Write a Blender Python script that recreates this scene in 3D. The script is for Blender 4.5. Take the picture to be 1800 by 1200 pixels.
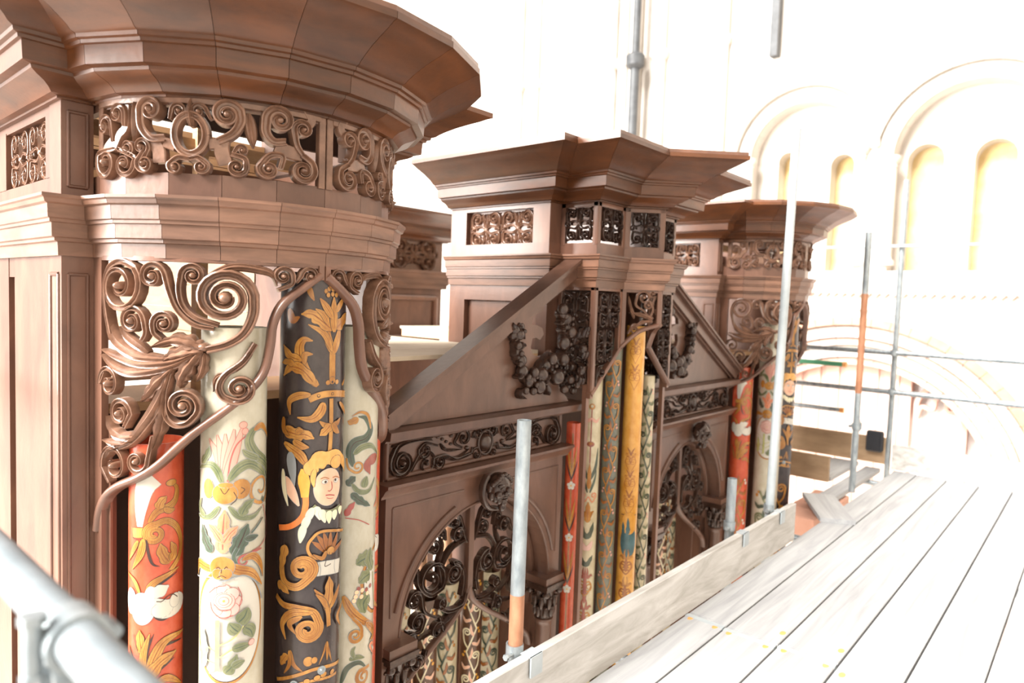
import bpy, bmesh, math, random
from mathutils import Vector, Matrix
for o_ in list(bpy.data.objects): bpy.data.objects.remove(o_)
SC = bpy.context.scene; COL = SC.collection
PI = math.pi; sin, cos, rad = math.sin, math.cos, math.radians
# ---------------------------------------------------------------- camera, sky, sun, exposure
EYE = Vector((0, 0, 1.40)); YAW, PITCH, ROLL = rad(41.07), rad(3.40), rad(-2.03)
fw = Vector((cos(PITCH)*cos(YAW), cos(PITCH)*sin(YAW), -sin(PITCH)))
rt = Vector((sin(YAW), -cos(YAW), 0)); dn = fw.cross(rt)
r2 = cos(ROLL)*rt + sin(ROLL)*dn; d2 = -sin(ROLL)*rt + cos(ROLL)*dn
cd = bpy.data.cameras.new('camera'); cam = bpy.data.objects.new('camera', cd); COL.objects.link(cam)
cam.matrix_world = Matrix(((r2.x, -d2.x, -fw.x, EYE.x), (r2.y, -d2.y, -fw.y, EYE.y), (r2.z, -d2.z, -fw.z, EYE.z), (0, 0, 0, 1)))
cd.sensor_width = 36; cd.lens = 24.0; cd.clip_start = .02; cd.clip_end = 200
cd.dof.use_dof = True; cd.dof.focus_distance = 2.25; cd.dof.aperture_fstop = 2.2
SC.camera = cam
wd = bpy.data.worlds.new('nave_light'); SC.world = wd; wd.use_nodes = True
bg = wd.node_tree.nodes['Background']; bg.inputs[0].default_value = (1.0, .985, .97, 1); bg.inputs[1].default_value = .5
sd = bpy.data.lights.new('window_light', 'SUN'); sd.energy = 15; sd.angle = rad(26); sd.color = (1, .955, .90)
sun = bpy.data.objects.new('window_light', sd); COL.objects.link(sun)
SUNDIR = Vector((-.74, .10, .62))           # towards the great window behind the camera's left
sun.rotation_euler = SUNDIR.to_track_quat('Z', 'Y').to_euler(); sun.location = (-4, 1, 8)
wl = bpy.data.lights.new('left_fill_light', 'AREA'); wl.shape = 'RECTANGLE'; wl.size = 7; wl.size_y = 9; wl.energy = 11000; wl.color = (1, .955, .90)
wo = bpy.data.objects.new('left_fill_light', wl); COL.objects.link(wo); wo.location = (-8.5, 9.0, 3.6)      # added fill light for the left-facing sides; no window is built here
wo.rotation_euler = (wo.location-Vector((2.6, 2.6, 1.6))).to_track_quat('Z', 'Y').to_euler()
SC.view_settings.view_transform = 'Standard'; SC.view_settings.look = 'None'
SC.view_settings.gamma = 1; SC.view_settings.use_curve_mapping = False; SC.view_settings.exposure = -0.22
# ---------------------------------------------------------------- materials
def lin(h):
    h = h.lstrip('#'); v = [int(h[i:i+2], 16)/255 for i in (0, 2, 4)]
    return tuple(c/12.92 if c <= .04045 else ((c+.055)/1.055)**2.4 for c in v) + (1,)
def mat(name, h, h2=None, rough=.5, scale=(6, 6, 6), detail=6, bump=.0, bscale=60, metal=0, rnd=0, spec=.5, dist=0, coat=0):
    m = bpy.data.materials.new(name); m.use_nodes = True; nt = m.node_tree; N = nt.nodes; LK = nt.links
    b = N['Principled BSDF']; b.inputs['Roughness'].default_value = rough; b.inputs['Metallic'].default_value = metal
    b.inputs['Specular IOR Level'].default_value = spec
    if coat: b.inputs['Coat Weight'].default_value = coat; b.inputs['Coat Roughness'].default_value = .25
    tc = N.new('ShaderNodeTexCoord'); mp = N.new('ShaderNodeMapping'); mp.inputs['Scale'].default_value = scale
    LK.new(tc.outputs['Object'], mp.inputs['Vector'])
    nz = N.new('ShaderNodeTexNoise'); nz.inputs['Scale'].default_value = 1; nz.inputs['Detail'].default_value = detail
    nz.inputs['Roughness'].default_value = .6; nz.inputs['Distortion'].default_value = dist
    LK.new(mp.outputs[0], nz.inputs['Vector'])
    rp = N.new('ShaderNodeValToRGB'); rp.color_ramp.elements[0].position = .32; rp.color_ramp.elements[1].position = .68
    rp.color_ramp.elements[0].color = lin(h); rp.color_ramp.elements[1].color = lin(h2 or h)
    LK.new(nz.outputs[0], rp.inputs[0]); out = rp.outputs[0]
    if rnd:
        oi = N.new('ShaderNodeObjectInfo'); mr = N.new('ShaderNodeMapRange'); mr.inputs[3].default_value = 1-rnd; mr.inputs[4].default_value = 1+rnd
        LK.new(oi.outputs['Random'], mr.inputs[0]); hs = N.new('ShaderNodeHueSaturation'); LK.new(mr.outputs[0], hs.inputs['Value']); LK.new(out, hs.inputs['Color']); out = hs.outputs[0]
    LK.new(out, b.inputs['Base Color'])
    if bump:
        n2 = N.new('ShaderNodeTexNoise'); n2.inputs['Scale'].default_value = bscale; n2.inputs['Detail'].default_value = 4
        LK.new(tc.outputs['Object'], n2.inputs['Vector']); bp = N.new('ShaderNodeBump'); bp.inputs['Strength'].default_value = bump; bp.inputs['Distance'].default_value = .004
        LK.new(n2.outputs[0], bp.inputs['Height']); LK.new(bp.outputs[0], b.inputs['Normal'])
    return m
M = {}
M['wood'] = mat('case_wood', '#543a2f', '#6d4d3e', .33, (9, 9, 3), bump=.12, bscale=45, rnd=.16, dist=.6)
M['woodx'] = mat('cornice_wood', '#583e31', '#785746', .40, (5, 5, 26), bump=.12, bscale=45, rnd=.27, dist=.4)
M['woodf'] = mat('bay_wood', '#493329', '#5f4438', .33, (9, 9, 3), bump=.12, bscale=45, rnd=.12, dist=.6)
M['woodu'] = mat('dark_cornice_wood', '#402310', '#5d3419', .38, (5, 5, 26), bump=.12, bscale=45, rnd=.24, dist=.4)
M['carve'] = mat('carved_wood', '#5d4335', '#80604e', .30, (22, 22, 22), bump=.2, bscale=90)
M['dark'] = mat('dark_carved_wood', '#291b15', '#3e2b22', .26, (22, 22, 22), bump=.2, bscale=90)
M['pale'] = mat('bare_pine', '#b48d66', '#cba780', .6, (5, 5, 30), dist=.5, rnd=.08)
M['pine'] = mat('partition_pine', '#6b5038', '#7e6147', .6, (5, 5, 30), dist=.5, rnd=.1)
M['ply'] = mat('pale_dust_board', '#b3a48f', '#c9bdab', .7, (3, 3, 3))
M['inner'] = mat('unlit_inner_wood', '#3a261c', '#4c3325', .7, (6, 6, 3))  # darker copy of the case wood, interior shade put into its colour
M['deck'] = mat('bleached_board', '#8a8c8f', '#a6a8aa', .75, (1.2, 22, 22), bump=.15, bscale=70, rnd=.05, dist=.8)
M['toe'] = mat('weathered_board', '#9d9a95', '#c6c5c3', .75, (2.2, 10, 14), bump=.2, bscale=60, dist=1.2)
M['oldb'] = mat('brown_board', '#8a7258', '#a68d70', .75, (4, 4, 14), bump=.2)
M['galv'] = mat('galvanised_steel', '#7d868b', '#a3abaf', .42, (30, 30, 12), bump=.08, metal=.55)
M['wpaint'] = mat('white_painted_steel', '#98a1a6', '#aeb6ba', .45, (8, 8, 8), bump=.05, metal=.1)
M['rail'] = mat('pale_rail_steel', '#646c71', '#7a8287', .45, (8, 8, 8), bump=.05, metal=.15)
M['rust'] = mat('rusty_steel', '#8f6046', '#ab7d60', .7, (20, 20, 9), bump=.2, metal=.2)
M['green'] = mat('green_painted_steel', '#2d6b4a', '#3d8460', .5)
M['plast'] = mat('orange_end_cap', '#c98a4c', '#d99c5c', .5)
M['stone'] = mat('pale_limestone', '#bdb6ae', '#cdc7c0', .85, (2, 2, 2), bump=.1, bscale=12)
M['nave'] = mat('shaded_nave_stone', '#b5ada2', '#c7c0b6', .85, (1, 1, 1), bump=.1, bscale=8)  # darker copy of the limestone, shade put into its colour
M['pinks'] = mat('pink_stone', '#c09c8f', '#d0b0a4', .85, (2, 2, 2), bump=.1, bscale=12)
M['red'] = mat('red_stone', '#b07f6a', '#c09480', .85, (4, 4, 4), bump=.1, bscale=20)
M['warmlit'] = mat('warm_lit_niche_stone', '#c8ad78', '#d8c49c', .85, (3, 3, 3))  # warm light in the niches is put into this yellow
M['lead'] = mat('lead_grey_pipe', '#3b3d40', '#505356', .5)
M['black'] = mat('black_plastic', '#1b1d22', '#24272e', .5)
M['glass'] = mat('pale_leaded_glass', '#d5d8da', '#e6e8ea', .25)
PAINT = {'o': '#8c5a22', 'd': '#3a2620', 'v': '#7a4418', 'n': '#855026', 'g': '#7f8284', 'k': '#cda085', 'f': '#d0c69e', 'y': '#c48a2e', 'r': '#c9672e', 'h': '#b98440', 'w': '#bcb8ae',
 'p': '#9c4f49', 'e': '#5d6444', 'e2': '#39463a', 'p2': '#b98c7d', 'p3': '#c0a097', 'c': '#c27450', 'l': '#98985a', 'm': '#7d4238', 'c2': '#e0ad86',
 'cream': '#a2987c', 'white': '#a19b88', 'redb': '#a33e26', 'blk': '#2b2323', 'yel': '#b07a2c', 'slate': '#55584f', 'teal': '#2f4b50', 'brn': '#4a3022'}
PM = {k: mat('paint_'+n, PAINT[k], None, .3, (30, 30, 30)) for k, n in
 {'d': 'umber_outline', 'v': 'vein_brown', 'g': 'grey', 'w': 'white', 'p': 'rose', 'p2': 'shell_pink', 'p3': 'petal_pink'}.items()}
for k, n, h2 in (('o', 'ochre', '#b28240'), ('n', 'brown_ochre', '#996433'), ('k', 'flesh', '#d8b098'), ('f', 'feather', '#dcd4b8'), ('y', 'gold', '#d6a044'), ('r', 'orange', '#dd8040'), ('h', 'hair', '#d4a35a'),
  ('e', 'sage', '#7d8060'), ('e2', 'dark_green', '#4d5a4a'), ('c', 'coral', '#d08f70'), ('l', 'pale_green', '#b5b57c'), ('m', 'maroon', '#97584a'), ('c2', 'peach', '#ecc4a4'),
  ('cream', 'cream_ground', '#bcb39a'), ('white', 'ivory_ground', '#b0ab9c'), ('redb', 'vermilion_ground', '#b85538'), ('blk', 'black_ground', '#3a3130'), ('yel', 'ochre_ground', '#c6954a'), ('slate', 'slate_ground', '#6a6c60'), ('teal', 'teal', '#3d5f66'), ('brn', 'brown_ground', '#5d4230')):
    PM[k] = mat('paint_'+n, PAINT[k], h2, .26, (26, 26, 16), 5, spec=.5, coat=.15)
# ---------------------------------------------------------------- object helpers
def prop(o, label=None, cat=None, group=None, kind=None):
    if label: o['label'] = label
    if cat: o['category'] = cat
    if group: o['group'] = group
    if kind: o['kind'] = kind
    return o
def thing(name, label, cat, loc, group=None):
    o = bpy.data.objects.new(name, None); COL.objects.link(o); o.location = loc; o.empty_display_size = .1
    return prop(o, label, cat, group)
class MB:
    def __init__(s): s.v = []; s.f = []; s.m = []
    def add(s, vs, fs, m=0):
        b = len(s.v); s.v += [tuple(v) for v in vs]; s.f += [tuple(i+b for i in f) for f in fs]; s.m += [m]*len(fs); return s
    def box(s, x0, x1, y0, y1, z0, z1, m=0):
        return s.add([(x, y, z) for z in (z0, z1) for y in (y0, y1) for x in (x0, x1)], [(0, 2, 3, 1), (4, 5, 7, 6), (0, 1, 5, 4), (2, 6, 7, 3), (0, 4, 6, 2), (1, 3, 7, 5)], m)
    def hexa(s, lo, hi, m=0):      # two quads
        return s.add(list(lo)+list(hi), [(3, 2, 1, 0), (4, 5, 6, 7), (0, 1, 5, 4), (1, 2, 6, 5), (2, 3, 7, 6), (3, 0, 4, 7)], m)
    def prism(s, poly, f0, f1, m=0):   # poly 2d, f(p)->3d for both ends
        n = len(poly); return s.add([f0(p) for p in poly]+[f1(p) for p in poly], [tuple(range(n-1, -1, -1)), tuple(range(n, 2*n))]+[(i, (i+1) % n, (i+1) % n+n, i+n) for i in range(n)], m)
    def tube(s, a, b, r, n=20, r1=None, hollow=0, m=0):
        a = Vector(a); b = Vector(b); d = (b-a).normalized(); u = d.orthogonal().normalized(); w = d.cross(u); r1 = r if r1 is None else r1
        ring = lambda c, rr: [c+rr*(u*cos(2*PI*i/n)+w*sin(2*PI*i/n)) for i in range(n)]
        J = lambda p, q: [(p+i, p+(i+1) % n, q+(i+1) % n, q+i) for i in range(n)]
        if hollow:
            vs = ring(a, r)+ring(b, r1)+ring(b, r1-hollow)+ring(a, r-hollow); fs = J(0, n)+J(n, 2*n)+J(2*n, 3*n)+J(3*n, 0)
        else:
            vs = ring(a, r)+ring(b, r1); fs = J(0, n)+[tuple(range(n-1, -1, -1)), tuple(range(n, 2*n))]
        return s.add(vs, fs, m)
    def lathe(s, prof, c, n=20, m=0):    # prof (r,z) about vertical axis
        k = len(prof); vs = [(c[0]+r*cos(2*PI*i/n), c[1]+r*sin(2*PI*i/n), c[2]+z) for r, z in prof for i in range(n)]
        fs = [(j*n+i, j*n+(i+1) % n, (j+1)*n+(i+1) % n, (j+1)*n+i) for j in range(k-1) for i in range(n)]
        fs += [tuple(range(n-1, -1, -1)), tuple(range((k-1)*n, k*n))]; return s.add(vs, fs, m)
    def blob(s, c, r, nu=10, nv=7, m=0):
        rx, ry, rz = (r, r, r) if not isinstance(r, (tuple, list)) else r
        vs = [(c[0], c[1], c[2]+rz)]
        for j in range(1, nv):
            a = PI*j/nv
            for i in range(nu): b = 2*PI*i/nu; vs.append((c[0]+rx*sin(a)*cos(b), c[1]+ry*sin(a)*sin(b), c[2]+rz*cos(a)))
        vs.append((c[0], c[1], c[2]-rz)); e = len(vs)-1
        fs = [(0, 1+i, 1+(i+1) % nu) for i in range(nu)]+[(e, e-nu+(i+1) % nu, e-nu+i) for i in range(nu)]
        fs += [(1+j*nu+i, 1+(j+1)*nu+i, 1+(j+1)*nu+(i+1) % nu, 1+j*nu+(i+1) % nu) for j in range(nv-2) for i in range(nu)]
        return s.add(vs, fs, m)
    def build(s, name, mats, parent=None, smooth=35, local=False, norm=True):
        me = bpy.data.meshes.new(name); me.from_pydata(s.v, [], s.f); mats = mats if isinstance(mats, (list, tuple)) else [mats]
        for m in mats: me.materials.append(m)
        me.polygons.foreach_set('material_index', s.m)
        if norm:
            bm = bmesh.new(); bm.from_mesh(me); bmesh.ops.recalc_face_normals(bm, faces=bm.faces); bm.to_mesh(me); bm.free()
        if smooth:
            me.polygons.foreach_set('use_smooth', [True]*len(me.polygons)); me.set_sharp_from_angle(angle=rad(smooth))
        me.update(); o = bpy.data.objects.new(name, me); COL.objects.link(o)
        if parent is not None:
            o.parent = parent
            if parent.type == 'EMPTY' and not local: o.matrix_parent_inverse = Matrix.Translation(parent.location).inverted()
        return o
def copy_tree(o, parent=None):
    c = o.copy(); COL.objects.link(c); mpi = o.matrix_parent_inverse.copy(); c.parent = parent; c.matrix_parent_inverse = mpi
    for ch in list(o.children): copy_tree(ch, c)
    return c
# ---------------------------------------------------------------- 2D art: scrolls, leaves, strokes
def cat(pts, n=6):
    if len(pts) < 3:
        a, b = pts[0], pts[-1]; return [(a[0]+(b[0]-a[0])*i/n, a[1]+(b[1]-a[1])*i/n) for i in range(n+1)] if len(pts) == 2 else list(pts)
    P = [(2*pts[0][0]-pts[1][0], 2*pts[0][1]-pts[1][1])]+list(pts)+[(2*pts[-1][0]-pts[-2][0], 2*pts[-1][1]-pts[-2][1])]; out = []
    for k in range(1, len(P)-2):
        p0, p1, p2, p3 = P[k-1:k+3]
        for i in range(n):
            t = i/n; out.append(tuple(.5*(2*p1[c]+(p2[c]-p0[c])*t+(2*p0[c]-5*p1[c]+4*p2[c]-p3[c])*t*t+(3*p1[c]-p0[c]-3*p2[c]+p3[c])*t**3) for c in (0, 1)))
    out.append(tuple(pts[-1])); return out
def scroll(stem, c, turns, w, n=6, sp=20):
    st = cat(stem, n) if len(stem) > 1 else list(stem); l = st[-1]; r0 = math.hypot(l[0]-c[0], l[1]-c[1]); a0 = math.atan2(l[1]-c[1], l[0]-c[0])
    k = max(8, int(abs(turns)*sp)); path = list(st); ws = [w*(.75+.25*i/max(1, len(st)-1)) for i in range(len(st))]
    for i in range(1, k+1):
        t = i/k; r = r0*(1-.80*t); a = a0+2*PI*turns*t; path.append((c[0]+r*cos(a), c[1]+r*sin(a))); ws.append(min(w*(1-.5*t), .0+w))
    return path, ws, r0
def leaf(pts, w, lob, n=6):
    p = cat(pts, n); k = len(p)-1; ws = []
    for i in range(k+1):
        t = i/k; v = (max(0, sin(PI*(.06+.94*t**.75)))**.7); v = max(v, .12)
        if lob: v *= .70+.42*abs(sin(lob*PI*t+.3))
        ws.append(w*v)
    return p, ws
def perp(path, i):
    a = path[max(0, i-1)]; b = path[min(len(path)-1, i+1)]; dx, dy = b[0]-a[0], b[1]-a[1]; l = math.hypot(dx, dy) or 1; return -dy/l, dx/l
PR = {'groove': [(-1, .15), (-.82, .85), (-.5, .95), (-.15, .5), (.3, .42), (.62, .9), (.85, .85), (1, .15)], 'leaf': [(-1, .1), (-.7, .6), (-.35, .45), (0, 1), (.35, .45), (.7, .6), (1, .1)], 'round': [(-1, .05), (-.8, .6), (-.4, .93), (0, 1), (.4, .93), (.8, .6), (1, .05)], 'flat': [(-1, .6), (-.85, 1), (.85, 1), (1, .6)]}
def carve(mb, path, ws, h, P, prof='groove', back=.012, rise=0, m=0):
    pr = PR[prof]; k = len(pr)+2; n = len(path); vs = []; fs = []
    for i, (s, z) in enumerate(path):
        px, pz = perp(path, i); w = ws[i]/2; hh = h*(.55+.45*min(1, ws[i]/max(ws)))*(1+rise*i/n)
        for t, q in pr: vs.append(P(s+px*w*t, z+pz*w*t, hh*q))
        vs.append(P(s+px*w, z+pz*w, -back)); vs.append(P(s-px*w, z-pz*w, -back))
    for i in range(n-1):
        for j in range(k): fs.append((i*k+j, i*k+(j+1) % k, (i+1)*k+(j+1) % k, (i+1)*k+j))
    fs += [tuple(range(k-1, -1, -1)), tuple(range((n-1)*k, n*k))]; mb.add(vs, fs, m)
def dome(mb, c, rx, rz, h, P, n=10, back=.01, m=0):
    vs = [P(c[0], c[1], h)]; R_ = [(.45, .9), (.8, .6), (1, 0)]
    for q, hh in R_: vs += [P(c[0]+rx*q*cos(2*PI*i/n), c[1]+rz*q*sin(2*PI*i/n), h*hh) for i in range(n)]
    vs += [P(c[0]+rx*cos(2*PI*i/n), c[1]+rz*sin(2*PI*i/n), -back) for i in range(n)]
    fs = [(0, 1+i, 1+(i+1) % n) for i in range(n)]
    for j in range(3): fs += [(1+j*n+i, 1+(j+1)*n+i, 1+(j+1)*n+(i+1) % n, 1+j*n+(i+1) % n) for i in range(n)]
    fs += [tuple(1+3*n+i for i in range(n))]; mb.add(vs, fs, m)
def ringpath(c, rx, rz, n=28): return [(c[0]+rx*cos(2*PI*i/n), c[1]+rz*sin(2*PI*i/n)) for i in range(n+1)]
def carve_art(mb, els, P, h=.014, back=.012, mir=1, m=0, k=.001):
    q = lambda p: (p[0]*k*mir, p[1]*k)
    for e in els:
        t = e[0]
        if t == 'S':
            path, ws, r0 = scroll([q(p) for p in e[3:-1]], q(e[-1]), e[2]*mir, e[1]*k); hh = min(h*1.2, e[1]*k*.85)
            carve(mb, path, ws, hh, P, 'groove', back, .5, m); er = min(max(r0*.30, e[1]*k*.34), e[1]*k*.62); dome(mb, q(e[-1]), er, er, hh*1.75, P, 10, back, m)
        elif t == 'L':
            path, ws = leaf([q(p) for p in e[3:]], e[1]*k, e[2]); carve(mb, path, ws, min(h*1.1, e[1]*k*.6), P, 'leaf', back, .1, m)
        elif t == 'K': path = cat([q(p) for p in e[3:]], 4); carve(mb, path, [e[1]*k]*len(path), h*.5, P, 'flat', back, 0, m)
        elif t == 'R': path = ringpath(q(e[3]), e[1][0]*k-e[2]*k/2, e[1][1]*k-e[2]*k/2); carve(mb, path, [e[2]*k]*len(path), h, P, 'groove', back, 0, m)
        elif t == 'O': dome(mb, q(e[3]), e[1]*k, e[2]*k, e[1]*k*1.1, P, 10, back, m)
def band(mb, pts, w, h, P, prof='round', back=.012, n=5, m=0):
    p = cat(pts, n); carve(mb, p, [w]*len(p), h, P, prof, back, 0, m)
# ---------------------------------------------------------------- painted decoration laid on pipe walls
class Paint:
    def __init__(s, r): s.mb = MB(); s.r = r; s.k = 0; s.keys = []; s.bb = []
    def lay(s, u0, u1, z0, z1):      # each stroke lies just above whatever it covers
        s.k = 1+max([b[4] for b in s.bb if b[0] < u1 and b[1] > u0 and b[2] < z1 and b[3] > z0], default=0); s.bb.append((u0, u1, z0, z1, s.k))
    def mi(s, c):
        if c not in s.keys: s.keys.append(c)
        return s.keys.index(c)
    def P(s, u, z): R_ = s.r+.0001+.00007*s.k; a = u/s.r; return (R_*sin(a), -R_*cos(a), z)
    def strip(s, path, ws, col):
        h = max(ws)/2; s.lay(min(p[0] for p in path)-h, max(p[0] for p in path)+h, min(p[1] for p in path)-h, max(p[1] for p in path)+h); nw = max(2, math.ceil(max(ws)/.004)); vs = []; fs = []; n = len(path)
        for i, (u, z) in enumerate(path):
            px, pz = perp(path, i); w = ws[i]/2
            vs += [s.P(u+px*w*(2*j/nw-1), z+pz*w*(2*j/nw-1)) for j in range(nw+1)]
        for i in range(n-1): fs += [(i*(nw+1)+j, i*(nw+1)+j+1, (i+1)*(nw+1)+j+1, (i+1)*(nw+1)+j) for j in range(nw)]
        s.mb.add(vs, fs, s.mi(col))
    def disc(s, c, rx, rz, col):
        s.lay(c[0]-rx, c[0]+rx, c[1]-rz, c[1]+rz); n = 14 if max(rx, rz) < .03 else 60; nr = max(2, math.ceil(rx/.004)); vs = [s.P(*c)]; fs = [(0, 1+i, 1+(i+1) % n) for i in range(n)]
        for j in range(1, nr+1): vs += [s.P(c[0]+rx*j/nr*cos(2*PI*i/n), c[1]+rz*j/nr*sin(2*PI*i/n)) for i in range(n)]
        for j in range(nr-1): fs += [(1+j*n+i, 1+(j+1)*n+i, 1+(j+1)*n+(i+1) % n, 1+j*n+(i+1) % n) for i in range(n)]
        s.mb.add(vs, fs, s.mi(col))
    def art(s, els, k=.001, ol=.0013, mir=1, du=0, dz=0, okey='d'):
        q = lambda p: (p[0]*k*mir+du, p[1]*k+dz)
        for e in els:
            t, c = e[0], e[1]; oc = 'p' if c in ('p3', 'p2') else ('g' if c in ('w', 'f', 'k') else okey); out = c not in ('d', 'g', 'p')
            if t == 'O':
                if out: s.disc(q(e[4]), e[2]*k+ol, e[3]*k+ol, oc)
                s.disc(q(e[4]), e[2]*k, e[3]*k, c); continue
            if t == 'S': path, ws, r0 = scroll([q(p) for p in e[4:-1]], q(e[-1]), e[3]*mir, e[2]*k)
            elif t == 'L': path, ws = leaf([q(p) for p in e[4:]], e[2]*k, e[3])
            elif t == 'W':
                pts = [q(p) for p in e[4:]]; path = cat(pts, 5); N_ = len(pts)-1; ws = []
                for i in range(len(path)):
                    f = i/5; a = min(int(f), N_-1); ws.append(k*(e[2][a]+(e[2][a+1]-e[2][a])*(f-a)))
            else: path = cat([q(p) for p in e[4:]], 6); ws = [e[2]*k]*len(path)
            if out and max(ws) > .0045: s.strip(path, [w+2*ol for w in ws], oc)
            s.strip(path, ws, c)
            if t in 'SL' and c in ('o', 'e', 'e2', 'c', 'n', 'y') and max(ws) > .012:    # a darker vein brushed along the middle
                vc = 'v' if c in 'on' else ('m' if c in 'cy' else 'e2' if c == 'e' else 'd'); n_ = len(path); s.strip(path[1:-1], [max(.0010, w*.09) for w in ws[1:-1]], vc)
                for f, a, b in ((.27, .12, .62), (-.27, .25, .8)):
                    i0, i1 = int(n_*a), int(n_*b); q_ = [(path[i][0]+perp(path, i)[0]*ws[i]*f, path[i][1]+perp(path, i)[1]*ws[i]*f) for i in range(i0, i1)]
                    if len(q_) > 2: s.strip(q_, [.0009]*len(q_), vc)
    def build(s, name, parent): o = s.mb.build(name, [PM[k] for k in s.keys], parent, 0, True, False); o['kind'] = 'stuff'; return o
# ---- traced ornament, millimetres on each surface
SHADE=[('S',20.2,-1.6,(-585,1256),(-609,1333),(-616,1398),(-590,1450),(-541,1469),(-494,1454),(-549,1404)),('S',17.6,1.4,(-285,1297),(-333,1307),(-374,1344),(-395,1391),(-408,1441),(-443,1432)),('S',18.9,-1.4,(-274,1307),(-328,1325),(-360,1357),(-370,1397),(-366,1437),(-336,1437)),('S',29.7,2.0,(-301,1240),(-250,1256),(-211,1287),(-190,1337),(-189,1389),(-258,1381)),('L',24.3,0,(-303,1437),(-240,1464),(-170,1459),(-139,1445),(-131,1417)),('S',17.6,1.5,(-475,1259),(-463,1280),(-466,1313),(-506,1311)),('S',17.6,-1.4,(-418,1264),(-437,1281),(-441,1304),(-410,1307)),('S',16.2,-1.3,(-624,1169),(-648,1130),(-599,1135)),('S',17.6,1.4,(-533,1020),(-507,1059),(-548,1058)),('S',20.2,1.5,(-394,1176),(-407,1119),(-404,1065),(-380,1038),(-348,1041),(-324,1065),(-359,1090)),('S',23.0,1.4,(-184,1259),(-214,1210),(-254,1176),(-270,1145),(-262,1117),(-237,1103),(-222,1137)),('L',17.6,2,(-191,1230),(-233,1186),(-277,1166),(-286,1127)),('L',35.1,0,(-313,1242),(-381,1209),(-477,1197),(-564,1210),(-635,1227)),('L',32.4,0,(-320,1237),(-394,1194),(-509,1170),(-581,1183),(-635,1213)),('L',35.1,0,(-407,1213),(-493,1217),(-556,1242),(-590,1276),(-601,1315)),('L',29.7,0,(-457,1227),(-520,1262),(-552,1294)),('L',45.9,4,(-311,1242),(-344,1256),(-387,1263),(-451,1242)),('L',54.0,4,(-311,1237),(-356,1228),(-394,1217),(-412,1206)),('L',45.9,4,(-320,1234),(-351,1190),(-366,1159),(-366,1136)),('L',27.0,3,(-308,1232),(-313,1186),(-327,1155)),('L',43.2,4,(-386,1189),(-428,1149),(-456,1114),(-477,1095)),('L',43.2,0,(-391,1183),(-423,1100),(-462,1039),(-519,980),(-630,937)),('L',37.8,4,(-407,1145),(-417,1067),(-428,1015),(-450,954)),('L',32.4,3,(-492,998),(-552,992),(-589,1009),(-608,1044)),('L',29.7,3,(-499,982),(-564,970),(-635,974)),('L',24.3,2,(-563,967),(-619,941),(-635,906)),('S',14.9,-1.2,(-600,859),(-636,898),(-577,910)),('S',16.2,-1.2,(-442,1002),(-454,936),(-489,931)),('L',21.6,2,(-531,979),(-591,955),(-634,915)),('S',14.9,1.3,(-128,1406),(-94,1424),(-91,1448),(-117,1445)),('S',13.5,-1.3,(-81,1430),(-68,1449),(-43,1449)),('O',17.6,13,(-311,1247))]
OGEE=[(-10,1454),(-64,1412),(-115,1367),(-139,1312),(-146,1249),(-162,1178),(-202,1124),(-257,1075),(-321,1025),(-372,979),(-427,926),(-489,886),(-563,854),(-622,815),(-663,762),(-681,706)]
FRZ=[('R',(50,62),21.8,(-347,1805)),('S',13.0,-1.2,(-400,1842),(-395,1862),(-375,1864)),('S',13.0,1.2,(-297,1848),(-306,1867),(-327,1865)),('L',26.1,0,(-344,1825),(-349,1864),(-346,1898)),('S',18.8,1.2,(-348,1741),(-375,1743),(-396,1725),(-383,1719)),('S',18.8,-1.2,(-348,1741),(-326,1745),(-304,1729),(-318,1722)),('S',29.0,-1.4,(-410,1793),(-448,1793),(-474,1822),(-477,1862),(-450,1865)),('S',29.0,1.4,(-280,1791),(-244,1814),(-226,1846),(-228,1875),(-258,1862)),('K',37.7,0,(-454,1790),(-431,1763),(-428,1729)),('K',37.7,0,(-269,1799),(-271,1772),(-261,1735)),('K',29.0,0,(-415,1783),(-385,1774)),('K',29.0,0,(-301,1784),(-271,1787)),('S',14.5,1.1,(-471,1734),(-456,1763),(-478,1770)),('S',18.8,1.2,(-471,1758),(-487,1731),(-465,1726)),('S',14.5,-1.1,(-243,1762),(-234,1778),(-222,1773)),('S',18.8,-1.2,(-248,1761),(-216,1752),(-212,1733),(-234,1728)),('L',31.9,0,(-502,1887),(-500,1823),(-505,1784)),('L',31.9,0,(-208,1873),(-200,1824),(-194,1785)),('K',23.2,0,(-532,1881),(-535,1825),(-557,1806),(-577,1777)),('S',17.4,1.3,(-535,1825),(-533,1854),(-559,1858)),('S',15.9,1.2,(-582,1788),(-586,1828),(-617,1831)),('K',43.5,0,(-577,1787),(-609,1770),(-630,1746)),('S',18.8,1.2,(-577,1767),(-647,1760),(-651,1735),(-607,1734)),('S',17.4,-1.2,(-557,1766),(-501,1744),(-498,1724),(-531,1725)),('S',14.5,1,(-535,1740),(-508,1759),(-526,1767)),('S',29.0,-1.4,(-115,1812),(-146,1807),(-165,1829),(-165,1865),(-132,1865)),('K',37.7,0,(-139,1798),(-109,1787),(-71,1783)),('S',20.3,-1.3,(-71,1783),(-87,1807),(-95,1841),(-72,1851)),('K',26.1,0,(-62,1863),(-46,1882),(-60,1910)),('S',23.2,-1.4,(-73,1783),(-46,1764),(-40,1744),(-70,1739)),('S',21.8,1.3,(-128,1738),(-124,1770),(-155,1768),(-181,1734),(-159,1731))]
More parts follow.
